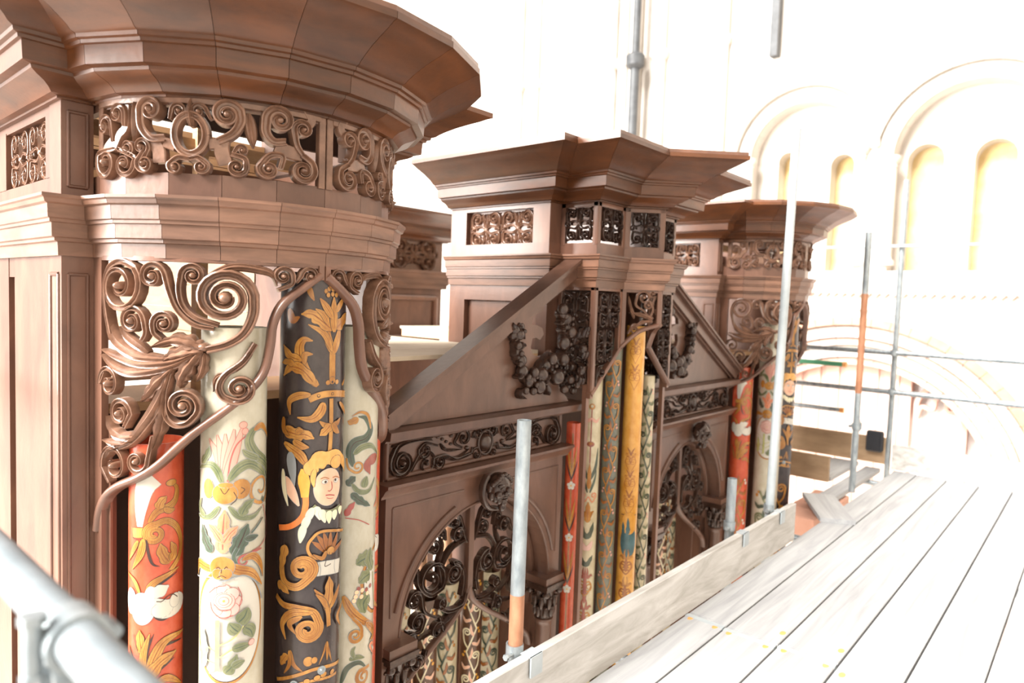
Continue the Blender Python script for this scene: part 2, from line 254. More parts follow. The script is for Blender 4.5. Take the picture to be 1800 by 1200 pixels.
FFR=[('S',23.0,1.7,(-321,865),(-410,874),(-493,860),(-527,804),(-477,775)),('S',13.5,-1.3,(-427,723),(-400,772),(-346,746)),('S',16.2,1.4,(-92,751),(-178,739),(-243,768),(-305,763),(-276,745)),('S',13.5,1.3,(-283,824),(-350,846),(-387,820),(-355,811)),('L',20.2,0,(-268,767),(-178,742),(-100,776)),('S',13.5,-1.3,(-141,791),(-188,821),(-176,852),(-136,840)),('L',18.9,2,(-271,831),(-232,794),(-140,781)),('S',12.2,1.2,(-82,831),(-69,864),(-41,853)),('S',12.2,-1.2,(-79,783),(-85,750),(-53,740)),('L',16.2,0,(-427,723),(-400,759),(-365,781)),('L',18.9,3,(-526,856),(-488,868),(-427,873)),('O',9.5,7,(-284,865)),('O',9.5,7,(-259,852)),('O',9.5,7,(-236,836)),('O',9.5,7,(-210,820)),('O',9.5,7,(-245,803)),('O',10.8,8,(-209,861)),('O',13.5,10,(-114,785))]
TRA=[('S',20.8,1.8,(-21,74),(-48,26),(-132,25),(-197,67),(-175,73)),('S',22.1,-1.9,(-50,69),(-38,135),(-55,203),(-113,240),(-107,190)),('S',19.5,1.6,(-316,262),(-305,187),(-243,129),(-173,141),(-233,195)),('S',16.9,1.5,(-195,12),(-267,63),(-286,129),(-328,129)),('S',19.5,1.4,(-365,4),(-298,-13),(-274,25),(-312,32)),('L',26.0,0,(-22,320),(-116,302),(-168,241),(-175,175)),('L',20.8,3,(-174,148),(-195,249),(-171,323),(-192,382)),('S',14.3,1.3,(-43,367),(-65,421),(-102,415)),('S',14.3,1.3,(-21,306),(-43,346),(-81,352)),('S',14.3,-1.3,(-292,288),(-268,328),(-227,329)),('S',11.7,1.3,(-154,346),(-160,381),(-183,385)),('S',16.9,1.4,(-177,13),(-156,-56),(-193,-43)),('S',16.9,1.4,(-412,-37),(-338,-78),(-314,-54),(-351,-40)),('S',16.9,1.4,(-252,-110),(-276,-168),(-310,-148)),('L',31.2,4,(-20,45),(-122,-6),(-211,-37),(-314,-54))]
BLACK=[('K','o',21,0,(7,1148),(6,1199),(6,1233)),('L','o',25.0,0,(7,1224),(-11,1272),(-12,1314)),('L','o',25.0,0,(8,1224),(24,1266),(34,1311)),('L','o',18.8,0,(3,1233),(-23,1284),(-69,1311)),('L','o',37.5,3,(2,1295),(-35,1325),(-59,1341),(-89,1340)),('L','o',18.8,0,(-12,1314),(-24,1339),(-49,1357)),('L','o',35.0,2,(16,1300),(47,1322),(91,1348)),('L','o',26.2,0,(9,1289),(7,1345),(6,1393)),('L','o',21.2,0,(4,1329),(-18,1362),(-37,1388)),('L','o',17.5,0,(14,1348),(34,1374),(52,1395)),('O','o',5.5,7,(-19,1409)),('O','o',5.5,7,(-10,1416)),('O','o',5.5,7,(2,1415)),('O','o',5.5,7,(16,1413)),('O','o',5.5,7,(-13,1398)),('O','o',5.5,7,(1,1401)),('O','o',5.5,7,(14,1399)),('O','o',5.5,7,(-5,1425)),('O','o',5.5,7,(8,1424)),('L','o',16.2,0,(-68,1421),(-63,1402),(-53,1380)),('L','n',25.0,0,(-129,1355),(-116,1323),(-93,1332)),('L','o',32.5,0,(-39,1130),(-69,1164),(-86,1199),(-93,1243),(-79,1266),(-55,1263)),('L','o',17.5,0,(-78,1194),(-76,1222),(-54,1224)),('L','o',27.5,2,(-86,1205),(-124,1217),(-151,1248)),('L','o',32.5,3,(-47,1136),(-83,1177),(-120,1183),(-148,1156)),('L','o',20.0,2,(-107,1193),(-131,1199),(-157,1194)),('K','o',21,0,(-63,1090),(-30,1103),(10,1105),(92,1093)),('K','d',2,0,(-63,1102),(-31,1114),(9,1116),(92,1106)),('K','d',2,0,(-60,1080),(-30,1092),(10,1095),(92,1083)),('O','d',5,5,(-36,1101)),('O','d',5,5,(7,1105)),('O','o',3,3,(-36,1102)),('O','o',3,3,(7,1105)),('O','o',11,11,(7,1145)),('O','o',7,7,(-8,1139)),('O','o',7,7,(25,1139)),('O','d',4,4,(7,1140)),('L','o',11.2,0,(53,1126),(78,1141),(92,1163)),('O','o',4,9,(92,1263)),('O','o',5,8,(92,1217)),('K','o',13,0,(3,1091),(4,994),(0,914)),('L','o',17.5,0,(4,1011),(-14,1011),(-33,1026)),('L','o',16.2,0,(6,1011),(26,1014),(41,1028)),('L','o',27.5,2,(3,1014),(-14,996),(-31,983)),('L','o',18.8,0,(8,1016),(22,994),(36,983)),('L','o',27.5,0,(-22,1081),(-30,1054),(-54,1033),(-95,1037)),('L','o',13.8,0,(35,1077),(66,1048),(92,1026)),('L','o',22.5,0,(-58,1105),(-93,1101),(-121,1082),(-117,1043)),('L','o',40.0,3,(-144,998),(-100,988),(-72,987),(-47,975)),('L','o',22.5,0,(-106,968),(-82,953),(-60,949)),('L','o',17.5,0,(-97,989),(-86,998),(-75,997)),('L','o',27.5,0,(-138,959),(-90,930),(-73,908),(-62,891)),('L','o',17.5,0,(-142,1035),(-141,998),(-119,981)),('L','g',30.0,0,(-115,933),(-109,889),(-100,833)),('L','k',32.5,0,(-132,857),(-109,815),(-85,774)),('L','f',17.5,0,(-141,879),(-135,822),(-119,771)),('W','y',(16,30,34,26,20),0,(-73,885),(-74,862),(-72,843),(-70,823),(-69,800)),('K','r',17,0,(-67,800),(-67,774),(-76,740),(-108,712),(-156,698)),('O','k',45,56,(-1,825)),('L','h',50.0,4,(-62,868),(-43,901),(-3,914),(54,898),(92,844)),('O','h',22,20,(25,897)),('L','h',16.2,0,(92,871),(92,835),(92,799)),('L','h',15.0,0,(-43,884),(-48,856),(-45,830)),('O','w',9,6,(-14,843)),('O','w',9,6,(25,840)),('O','d',3.6,4,(-12,842)),('O','d',3.6,4,(22,842)),('K','n',2.2,0,(-27,853),(-14,856),(-1,850)),('K','n',2.2,0,(11,851),(24,852),(41,844)),('K','p',2.6,0,(8,840),(10,820),(3,812),(-4,814)),('K','p',4,0,(-11,801),(3,800),(20,795)),('K','p',2,0,(-8,793),(3,789),(16,788)),('K','e',12,0,(-46,773),(-24,756),(8,748),(47,755)),('L','f',21.2,0,(-41,770),(-32,752),(-26,729)),('L','f',21.2,0,(-24,759),(-18,741),(-11,718)),('L','f',21.2,0,(1,752),(1,735),(2,713)),('L','f',21.2,0,(23,750),(21,735),(20,720)),('L','f',21.2,0,(47,755),(47,743),(45,730)),('L','f',21.2,0,(-46,768),(-57,743),(-63,723)),('L','f',21.2,0,(-57,743),(-67,720),(-72,694)),('L','f',21.2,0,(-70,717),(-76,691),(-80,663)),('L','n',15.0,0,(9,616),(-25,647),(-47,664)),('L','n',16.2,0,(9,616),(-16,657),(-34,683)),('L','n',16.2,0,(9,616),(-4,657),(-14,690)),('L','n',16.2,0,(9,616),(10,654),(11,688)),('L','n',16.2,0,(9,616),(30,648),(42,678)),('L','n',13.8,0,(9,616),(47,630),(92,638)),('K','o',8,0,(-9,609),(-44,618),(-59,645),(-49,673),(-14,693),(87,667)),('O','o',13,12,(9,628)),('L','o',12.5,0,(-6,631),(-18,611),(-44,627)),('K','d',2,0,(4,625),(4,617)),('K','d',2,0,(14,621),(15,614)),('K','w',42,0,(-39,578),(-2,576),(61,564)),('K','g',2,0,(-24,597),(-20,576),(-22,556)),('K','g',2,0,(33,593),(30,571),(36,548)),('K','d',2.6,0,(-3,599),(-6,582),(15,584)),('S','o',25.0,1.6,(-131,645),(-138,579),(-125,539),(-86,530),(-51,558),(-73,585)),('L','o',30.0,2,(-123,652),(-134,615),(-138,574)),('L','o',27.5,2,(-157,530),(-132,523),(-110,507)),('L','o',21.2,0,(8,427),(-6,473),(-39,520)),('L','o',32.5,2,(1,459),(6,508),(5,549)),('L','o',16.2,0,(11,450),(36,488),(49,510)),('S','o',22.5,-1.6,(-162,489),(-129,471),(-85,466),(-41,450),(-22,408),(-55,398)),('L','o',22.5,0,(-41,450),(-97,451),(-131,412),(-118,366)),('L','o',17.5,0,(-71,441),(-106,417),(-88,387)),('K','o',13,0,(6,395),(3,434),(-5,469)),('L','o',15.0,0,(-1,454),(-14,481),(-35,505)),('L','o',13.8,0,(76,442),(41,414),(59,374)),('L','o',6,0,(5,345),(-5,313),(-20,280)),('L','o',6,0,(6,345),(17,304),(26,274)),('L','o',10.0,0,(7,344),(8,313),(7,285)),('L','o',13.8,0,(-107,331),(-96,290),(-68,267)),('L','o',12.5,0,(-110,330),(-109,288),(-128,255)),('L','o',25.0,3,(-117,317),(-135,293),(-142,277)),('O','o',14,15,(-52,297)),('O','o',9,10,(-34,298)),('K','o',10,0,(-163,225),(-70,261),(-14,269),(92,245)),('K','o',8,0,(-152,192),(-59,234),(52,224)),('O','o',10,8,(-4,245)),('O','o',9,8,(29,239)),('O','o',10,8,(-25,241)),('O','o',9,8,(-55,236))]
CREAM=[('L','p2',25.3,0,(-62,875),(-79,944),(-110,997)),('L','p2',25.3,0,(-62,875),(-70,944),(-85,1009)),('L','p2',25.3,0,(-62,875),(-62,944),(-63,1013)),('L','p2',25.3,0,(-62,875),(-52,944),(-40,1025)),('L','p2',25.3,0,(-62,875),(-43,944),(-17,1036)),('K','p',4,0,(-56,881),(-49,938),(-34,981),(-9,1005)),('O','p2',10,9,(-17,1035)),('O','p2',8,9,(-12,1017)),('L','e',27.6,0,(-53,883),(-27,916),(7,924),(53,889),(73,861)),('L','e',29.9,0,(92,866),(70,912),(22,948),(0,987),(13,1017),(44,1018)),('L','e',18.4,0,(31,934),(-3,952),(-19,967)),('L','o',17.2,0,(13,1018),(44,1026),(92,979)),('S','o',10.3,-1.4,(92,859),(92,843),(42,851)),('L','e',23.0,0,(-68,875),(-87,915),(-114,925),(-167,905)),('L','e',23.0,2,(-142,926),(-118,949),(-106,976)),('O','o',26,28,(-21,858)),('O','o',18,28,(-111,859)),('O','o',33,28,(-63,847)),('O','o',20,7,(-60,871)),('K','d',2,0,(-74,862),(-63,847),(-51,862)),('K','d',2,0,(-40,852),(-32,832),(-47,816)),('K','d',2,0,(-21,863),(-12,855),(-22,844)),('L','e',16.1,0,(-52,812),(-26,782),(13,774),(47,793)),('L','e',27.6,2,(-20,783),(-8,806),(16,824)),('L','e',16.1,0,(-76,812),(-108,780),(-174,774)),('L','e',20.7,0,(-121,781),(-153,799),(-140,828)),('O','e2',6,8,(52,814)),('K','p',3,0,(53,798),(85,714),(46,684),(11,676)),('L','c',46.0,3,(-66,682),(-66,742),(-62,802)),('L','c',27.6,2,(-66,707),(-49,735),(-28,755)),('L','c',23.0,2,(-68,713),(-89,744),(-107,761)),('L','e2',41.4,3,(-38,673),(-19,715),(-2,757)),('L','e2',18.4,0,(-10,717),(10,715),(31,716)),('K','e2',5,0,(8,729),(50,762)),('L','e2',29.9,3,(-97,683),(-120,717),(-132,756)),('O','o',106,167,(-52,474)),('O','d',99,160,(-51,474)),('O','w',97,157,(-51,475)),('K','e2',9,0,(-33,650),(-38,673),(-28,695)),('S','p',6,1.2,(46,674),(11,673),(-19,669),(-12,655)),('L','o',20.7,0,(-15,660),(15,662),(42,630),(55,588)),('L','o',25.3,0,(-174,598),(-154,640),(-102,637),(-78,643)),('L','o',27.6,0,(-51,646),(-27,633),(12,614),(49,567)),('K','g',4,0,(-174,599),(-102,613),(-68,604),(-39,612),(-9,613),(24,583),(50,526)),('O','o',32,30,(-67,643)),('O','o',16,15,(-77,624)),('O','o',16,15,(-57,624)),('K','d',2,0,(-82,640),(-76,644),(-71,639)),('K','d',2,0,(-61,639),(-56,645),(-53,641)),('K','d',2,0,(-68,638),(-68,626)),('K','d',2,0,(-79,614),(-68,620),(-56,614)),('O','p3',18,18,(-34,544)),('O','p3',18,18,(-41,524)),('O','p3',18,18,(-61,516)),('O','p3',18,18,(-82,525)),('O','p3',18,18,(-92,546)),('O','p3',18,18,(-83,568)),('O','p3',18,18,(-62,578)),('O','p3',18,18,(-42,567)),('O','p3',27,26,(-61,547)),('O','p3',20,19,(-61,550)),('O','p3',12,11,(-61,549)),('O','y',3,3,(-61,549)),('K','p',2,0,(-97,545),(-90,520),(-67,502),(-38,506)),('K','p',2,0,(-27,585),(-17,557),(-23,529)),('K','p',2,0,(-101,570),(-80,588),(-56,593)),('K','p',2,0,(-86,540),(-70,525),(-46,524)),('K','l',11,0,(-77,351),(-77,427),(-77,495)),('K','l',4,0,(-72,423),(-37,441),(-12,471)),('K','l',4,0,(-69,390),(-42,408),(-19,408)),('K','l',2,0,(-82,451),(-108,478),(-141,498)),('K','l',3,0,(-79,405),(-116,424)),('K','l',3,0,(-75,371),(-120,384)),('K','l',4,0,(-75,353),(-99,342)),('L','e',43.7,0,(-26,483),(-10,497),(-1,520)),('L','e',34.5,0,(-24,456),(-37,470),(-48,486)),('L','e',34.5,0,(-10,467),(7,452),(14,429)),('L','e',25.3,0,(-39,411),(-16,413),(9,414)),('O','p3',8,8,(10,417)),('L','e',32.2,2,(-57,344),(-39,363),(-28,394)),('L','e',23.0,0,(-39,360),(-24,367),(-8,371)),('L','l',25.3,3,(-120,355),(-116,415),(-122,468))]
REDP=[('W','w',(14,34,52,50),0,(-70,746),(-68,798),(-57,856),(-32,882)),('K','g',2.5,0,(-66,749),(-64,835)),('L','o',20.2,0,(-46,758),(-24,788),(5,797),(25,813),(29,845),(10,863)),('L','o',24.6,2,(-22,794),(-15,814),(-1,827)),('O','o',15,9,(12,863)),('L','o',15.7,0,(-8,794),(7,785),(23,787)),('K','o',27,0,(-97,727),(-45,731)),('K','d',2,0,(-95,741),(-91,712),(-47,713)),('S','o',17.9,1.6,(11,614),(41,648),(48,686),(32,730),(0,758),(-29,752),(-31,725)),('L','o',31.4,2,(8,637),(-10,666),(-17,697)),('L','o',22.4,2,(12,641),(21,668),(11,696)),('L','d',7.8,0,(-51,711),(-45,668),(-35,641),(-18,633)),('L','o',20.2,0,(-59,713),(-68,668),(-95,624)),('L','o',13.4,0,(-74,707),(-91,678),(-110,646)),('L','d',9.0,0,(-47,564),(-16,584),(33,604)),('L','o',17.9,0,(-51,568),(-24,593),(37,616)),('L','o',11.2,0,(-68,558),(-87,593),(-119,611)),('L','d',15.7,0,(-40,520),(-23,491),(-4,482),(24,492)),('O','w',33,45,(-62,516)),('L','w',40.3,2,(-54,556),(-23,561),(5,573)),('L','w',51.5,0,(-47,537),(-4,508),(42,514),(34,543)),('O','w',28,22,(-10,508)),('O','w',20,36,(-99,534)),('O','w',16,20,(24,525)),('K','d',2.5,0,(-26,535),(-12,533),(1,542),(17,544),(32,531)),('L','o',26.9,2,(-62,389),(-67,424),(-69,456)),('L','d',10.1,0,(-55,305),(-49,392),(-31,444)),('L','o',19.0,0,(-60,302),(-58,386),(-42,445)),('L','d',11.2,0,(-30,365),(-11,404),(55,400)),('L','o',26.9,0,(-53,302),(-27,383),(1,419),(61,422)),('L','d',13.4,0,(-44,301),(-23,336),(22,360)),('L','o',33.6,2,(-49,313),(-16,359),(28,377)),('L','n',12.3,0,(-77,303),(-89,355),(-109,403)),('L','o',20.2,0,(-25,298),(2,308),(50,270)),('K','d',2,0,(-90,441),(-73,396))]
CRMR=[('L','e2',29.9,0,(-44,850),(-56,893),(-42,927),(-4,939),(15,968),(-6,1004),(-32,1012)),('L','o',23.0,2,(-32,1006),(-53,995),(-66,998)),('L','o',10.3,0,(15,968),(2,1013),(-26,1026),(-53,1013)),('S','o',8.0,1.3,(-67,878),(-61,847),(-46,834),(-31,849)),('L','e',20.7,0,(-44,890),(-17,911),(22,910),(69,872)),('L','m',34.5,2,(60,871),(6,856),(16,817)),('L','e2',25.3,2,(-63,788),(-49,806),(-37,817)),('L','e',16.1,0,(-48,794),(-26,767),(13,764),(45,801)),('L','e',27.6,0,(-7,777),(-4,795),(3,813)),('L','e2',25.3,3,(-49,763),(-19,735),(19,712)),('L','c',13.8,0,(43,702),(79,724),(79,756)),('L','p',20.7,2,(-66,689),(-53,713),(-37,734)),('K','p',3,0,(-67,683),(-24,673),(17,649)),('O','o',92,122,(79,452)),('O','d',80,112,(79,452)),('O','w',76,108,(79,452)),('L','e',52.9,4,(45,541),(-4,537),(-29,526)),('L','e',39.1,3,(40,490),(23,535),(30,568)),('L','e',46.0,3,(28,482),(1,475),(-18,461)),('L','e',52.9,3,(25,412),(0,389),(9,354)),('O','m',7,7,(-19,443)),('O','c2',7,7,(-25,432)),('O','c2',7,7,(-5,435)),('O','m',7,7,(11,432)),('O','c2',7,7,(-28,418)),('O','c2',7,7,(-8,414)),('O','m',7,7,(30,439)),('O','c2',7,7,(16,419)),('O','c2',7,7,(-33,405)),('K','l',5,0,(44,482),(52,427),(79,320)),('L','o',29.9,0,(-68,425),(-40,370),(7,325),(79,282)),('S','o',12.6,-1.4,(-35,346),(-8,312),(-4,279),(-26,288)),('L','o',27.6,0,(11,321),(64,265),(36,248)),('L','e2',18.4,0,(-70,130),(-51,180),(-13,192),(24,159)),('L','e',18.4,0,(-45,210),(-19,212),(11,201)),('L','e',13.8,0,(-29,212),(-35,234),(-25,250)),('S','o',13.8,1.4,(37,163),(-7,162),(8,138)),('L','c',11.5,0,(69,228),(34,233),(68,181))]
# ---------------------------------------------------------------- the place: floor, far wall
random.seed(7)
def struct(name, mb, m, parent=None, smooth=30):
    o = mb.build(name, m, parent, smooth)
    if parent is None: o['kind'] = 'structure'
    return o
struct('floor', MB().box(-14, 16, -12, 48, -6.2, -6.0), M['stone'])
XW = 11.0
struct('added_unseen_wall_right', MB().box(-12, 12, -5.2, -4.9, -6, 11), M['nave'])  # opposite nave wall, out of view, added to block light from the front
def wp(X):     # wall point in (y,z) at depth X
    return lambda p: (X, p[0], p[1])
def arch_slab(name, m, parent, x0, x1, yc, r, zs, y0, y1, z0, z1, n=24):
    """slab spanning y0..y1, z0..z1 with a round-headed opening"""
    mb = MB(); pts = [(yc+r*cos(PI*i/n), zs+r*sin(PI*i/n)) for i in range(n+1)]
    for i in range(n):
        a, b = pts[i], pts[i+1]; ya = y1 if i == 0 else a[0]; yb = y0 if i == n-1 else b[0]
        mb.hexa([(x0, a[0], a[1]), (x0, b[0], b[1]), (x0, yb, z1), (x0, ya, z1)], [(x1, a[0], a[1]), (x1, b[0], b[1]), (x1, yb, z1), (x1, ya, z1)])
    mb.hexa([(x0, yc+r, z0), (x0, y1, z0), (x0, y1, z1), (x0, yc+r, zs)], [(x1, yc+r, z0), (x1, y1, z0), (x1, y1, z1), (x1, yc+r, zs)])
    mb.hexa([(x0, y0, z0), (x0, yc-r, z0), (x0, yc-r, zs), (x0, y0, z1)], [(x1, y0, z0), (x1, yc-r, z0), (x1, yc-r, zs), (x1, y0, z1)])
    return mb.build(name, m, parent, 30)
wall = struct('wall_back', MB().box(XW+1.0, XW+1.2, -6, 48, -6, 26), M['stone'])
def voussoirs(parent, yc, zs, r0, r1, n, x0, x1, m, name='voussoir', a0=0., a1=PI):
    for i in range(n):
        A0 = a0+(a1-a0)*(i+.012)/n; A1 = a0+(a1-a0)*(i+.988)/n; mb = MB(); q = [(yc+r*cos(a), zs+r*sin(a)) for r, a in ((r0, A0), (r1, A0), (r1, A1), (r0, A1))]
        mid = (A0+A1)/2; q = [q[0], q[1], (yc+r1*cos(mid), zs+r1*sin(mid)), q[2], q[3], (yc+r0*cos(mid), zs+r0*sin(mid))]
        mb.prism(q, wp(x0), wp(x1)); mb.build(name, m, parent, 30)
# upper storey: solid wall above, arcade bays with niches
ws = MB().box(XW, XW+1, -6, 48, 5.35, 26).build('wall_masonry', M['stone'], wall, 30)
def bay(yc, r, zs, y0, y1, niches):
    arch_slab('arcade_spandrel', M['stone'], wall, XW, XW+.35, yc, r, zs, y0, y1, 2.0, 5.35)
    voussoirs(wall, yc, zs, r+.005, r+.20, 17, XW-.035, XW+.05, M['stone'])
    voussoirs(wall, yc, zs, r+.22, r+.28, 19, XW-.09-.01*round(yc), XW+.02, M['stone'], 'hood_mould_stone', .0 if yc > 3 else .25, PI if yc < 3 else PI-.0)
    ys = sorted(niches, key=lambda t: t[0]); edges = [y0]+[(ys[i][0]+ys[i+1][0])/2 for i in range(len(ys)-1)]+[y1]
    for i, (ny, nr, nz) in enumerate(ys):
        arch_slab('niche_surround', M['stone'], wall, XW+.30, XW+.62, ny, nr, nz, edges[i], edges[i+1], 2.0, 5.35, 14)
        MB().box(XW+.60, XW+.72, ny-nr-.05, ny+nr+.05, 2.0, nz+nr+.05).build('niche_back', M['warmlit'], wall, 0)
    for sy in (yc-r-.02, yc+r+.02):
        mb = MB().tube((XW-.02, sy, 2.2), (XW-.02, sy, zs-.12), .075, 14); mb.lathe([(.07, -.12), (.085, -.10), (.08, -.06), (.13, 0), (.13, .05), (.02, .05)], (XW-.02, sy, zs-.02), 14)
        mb.lathe([(.12, 0), (.12, .05), (.085, .09), (.08, .12)], (XW-.02, sy, 2.1), 14); mb.build('shaft', M['stone'], wall, 40)
bay(3.74, .82, 3.80, 2.72, 4.9, [(4.07, .15, 3.80), (3.24, .17, 3.66)])
bay(1.52, .95, 3.62, .2, 2.72, [(2.12, .23, 3.62), (1.29, .24, 3.58)])
bay(-.9, .9, 3.62, -6, .2, [(-.4, .23, 3.6), (-1.3, .23, 3.6)])
MB().box(XW, XW+1, 4.9, 48, 1.76, 5.35).build('wall_masonry', M['stone'], wall, 30)
# chevron string course
mb = MB()
for i in range(70):
    y = -3+i*.115; mb.prism([(y, 1.70), (y+.0575, 1.64), (y+.115, 1.70), (y+.115, 1.76), (y, 1.76)], wp(XW-.06), wp(XW+.02))
mb.build('chevron_string_course', M['pinks'], wall, 0)
MB().box(XW-.03, XW+1, -6, 4.9, 1.76, 2.02).build('wall_masonry', M['stone'], wall, 0)
# great arch below
BC, BZ, BR = 2.87, -1.21, 2.45
arch_slab('wall_masonry', M['stone'], wall, XW, XW+1, BC, BR+.05, BZ, -6, 48, -6, 1.76, 40)
for r0, r1, x0, m, n in ((BR-.02, BR+.10, XW-.05, 'red', 30), (BR-.20, BR-.04, XW+.05, 'stone', 30), (BR-.32, BR-.22, XW+.12, 'pinks', 28), (BR-.50, BR-.34, XW+.2, 'stone', 26), (BR-.62, BR-.52, XW+.28, 'pinks', 24)):
    voussoirs(wall, BC, BZ, r0, r1, n, x0, x0+.35, M[m])
for r0, r1 in ((BR+.22, BR+.28),): voussoirs(wall, BC, BZ, r0, r1, 34, XW-.07, XW+.05, M['stone'], 'hood_mould_stone')
# recessed wall under the arch, tracery window in it
MB().box(XW+.5, XW+1, 2.14, 6, -6, 1.2).build('recessed_wall', M['pinks'], wall, 0)
for k in range(6):
    mb = MB().box(XW+.46, XW+.52, 2.3+k*.28, 2.32+k*.28+.18, -3, .6+.03*k); mb.build('blind_panel', M['pinks'], wall, 0)
win = MB().box(XW+.75, XW+.80, -.4, 2.14, -4, .6).build('window_1', M['glass'], None, 0); win['kind'] = 'structure'
def tracery(y):
    mb = MB()
    mb.box(XW+.52, XW+.68, y-.345, y-.275, -4, -.05)
    P_ = lambda s_, z, n_: (XW+.55-n_, y+s_, z)
    for s in (-1, 1):
        band(mb, [(s*.30, -.12), (s*.24, .05), (s*.10, .02), (s*.06, .18), (0, .26)], .06, .03, P_, 'round', .1)
        band(mb, [(s*.30, -.1), (s*.30, .12), (s*.2, .3), (0, .42)], .07, .03, P_, 'round', .1)
    mb.build('tracery', M['pinks'], win, 30)
for y in (1.76, 1.14, .52): tracery(y)
# clustered piers and a dark rainwater pipe further along the wall
for y, r in ((7.35, .16), (7.05, .10), (6.80, .12), (6.30, .12), (9.2, .14), (9.6, .10), (5.1, .08)):
    mb = MB().tube((XW-.05, y, -6), (XW-.05, y, 12), r, 16); mb.lathe([(r*1.05, 0), (r*1.5, .06), (r*1.5, .12), (r*1.05, .18)], (XW-.05, y, 5.75), 16); mb.build('wall_shaft', M['stone'], wall, 40)
mb = MB().tube((XW-.35, 6.62, 2), (XW-.35, 6.62, 5.60), .085, 16).lathe([(.10, 0), (.16, .05), (.17, .22), (.12, .26)], (XW-.35, 6.62, 5.58), 16)
mb.tube((XW-.35, 6.62, 5.8), (XW-.35, 6.62, 9), .07, 16); o = mb.build('rainwater_pipe', M['lead'], None, 40); prop(o, 'dark grey rainwater pipe rising up the white wall behind the pointed tower', 'pipe')
o = MB().box(XW-.16, XW-.03, 4.18, 4.30, 5.38, 8).build('iron_bar', M['lead'], None, 0); prop(o, 'dark upright iron bar high on the white wall', 'iron bar')
# ---------------------------------------------------------------- organ case: shared mouldings
XC, YC, TW, TD = 1.131, 2.13, .45, .412; XM = 3.19; SPAN = 4.118; ZB = -1.3
UPPER = [(.012, 1.898), (.012, 1.904), (.030, 1.906), (.038, 1.916), (.052, 1.926), (.074, 1.934), (.088, 1.942), (.090, 1.950), (.112, 1.952), (.115, 1.998), (.124, 1.999), (.126, 2.007), (.136, 2.009), (.138, 2.018), (.150, 2.022), (.158, 2.030), (.178, 2.044), (.205, 2.060), (.238, 2.076), (.270, 2.090), (.292, 2.102), (.305, 2.106), (.305, 2.124)]
MID = [(.010, 1.480), (.012, 1.516), (.022, 1.519), (.022, 1.527), (.030, 1.530), (.031, 1.566), (.037, 1.568), (.037, 1.576), (.042, 1.579), (.044, 1.614), (.052, 1.618), (.055, 1.628), (.060, 1.632), (.060, 1.640)]
def off_plan(pl, d):
    n = len(pl); N_ = []
    for i in range(n-1):
        dx, dy = pl[i+1][0]-pl[i][0], pl[i+1][1]-pl[i][1]; l = math.hypot(dx, dy); N_.append((dy/l, -dx/l))
    out = []
    for i in range(n):
        a = N_[max(0, i-1)]; b = N_[min(n-2, i)]; k = 1+a[0]*b[0]+a[1]*b[1]; out.append((pl[i][0]+d*(a[0]+b[0])/k, pl[i][1]+d*(a[1]+b[1])/k))
    return out
def run(root, plan, prof, m, name='cornice_segment', inner=-.03, gap=.0007, only=None):
    pr = [(inner, prof[0][1])]+prof+[(inner, prof[-1][1])]; offs = [off_plan(plan, p[0]) for p in pr]; k = len(pr)
    for e in range(len(plan)-1):
        if only and e not in only: continue
        mb = MB(); vs = []
        for end in (0, 1):
            for j in range(k):
                a, b = offs[j][e], offs[j][e+1]; l = math.hypot(b[0]-a[0], b[1]-a[1]) or 1; t = gap/l if end == 0 else 1-gap/l
                vs.append((a[0]+(b[0]-a[0])*t, a[1]+(b[1]-a[1])*t, pr[j][1]))
        mb.add(vs, [tuple(range(k-1, -1, -1)), tuple(range(k, 2*k))]+[(j, (j+1) % k, (j+1) % k+k, j+k) for j in range(k)])
        mb.build(name, m, root, 28)
def cornice(parent, part, plan, prof, m, **kw):
    # the part itself is the backing board the segments are fixed to
    a = off_plan(plan, -.032); b = off_plan(plan, -.045); z0, z1 = prof[0][1]+.004, prof[-1][1]-.002; mb = MB()
    for i in range(len(plan)-1): mb.hexa([(*a[i], z0), (*a[i+1], z0), (*b[i+1], z0), (*b[i], z0)], [(*a[i], z1), (*a[i+1], z1), (*b[i+1], z1), (*b[i], z1)])
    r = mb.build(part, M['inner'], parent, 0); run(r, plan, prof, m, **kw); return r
def plane(ox, oy, ux, uy, nx, ny):      # P(s,z,n) on a vertical plane
    return lambda s, z, n: (ox+ux*s+nx*n, oy+uy*s+ny*n, z)
def frame(mb, P, s0, s1, z0, z1, w, h=.006, back=.004, m=0):   # mitred moulding frame
    for a, b in (((s0, z0), (s1, z0)), ((s1, z0), (s1, z1)), ((s1, z1), (s0, z1)), ((s0, z1), (s0, z0))):
        carve(mb, [a, b], [w, w], h, P, 'round', back, 0, m)
FRET = [('S', 12, 1.4, (20, 500), (300, 600), (800, 560), (880, 760), (560, 800)), ('S', 12, -1.4, (20, 460), (300, 370), (800, 400), (880, 230), (560, 190)),
        ('L', 16, 2, (0, 480), (120, 700), (60, 980)), ('L', 16, 2, (0, 480), (120, 260), (60, 20)), ('S', 8, -1.2, (700, 560), (600, 480), (850, 500)), ('L', 10, 0, (500, 900), (750, 940), (960, 990)), ('L', 10, 0, (500, 100), (750, 60), (960, 10)), ('S', 9, 1.2, (80, 800), (250, 960), (300, 860)), ('S', 9, -1.2, (80, 160), (250, 40), (300, 140))]
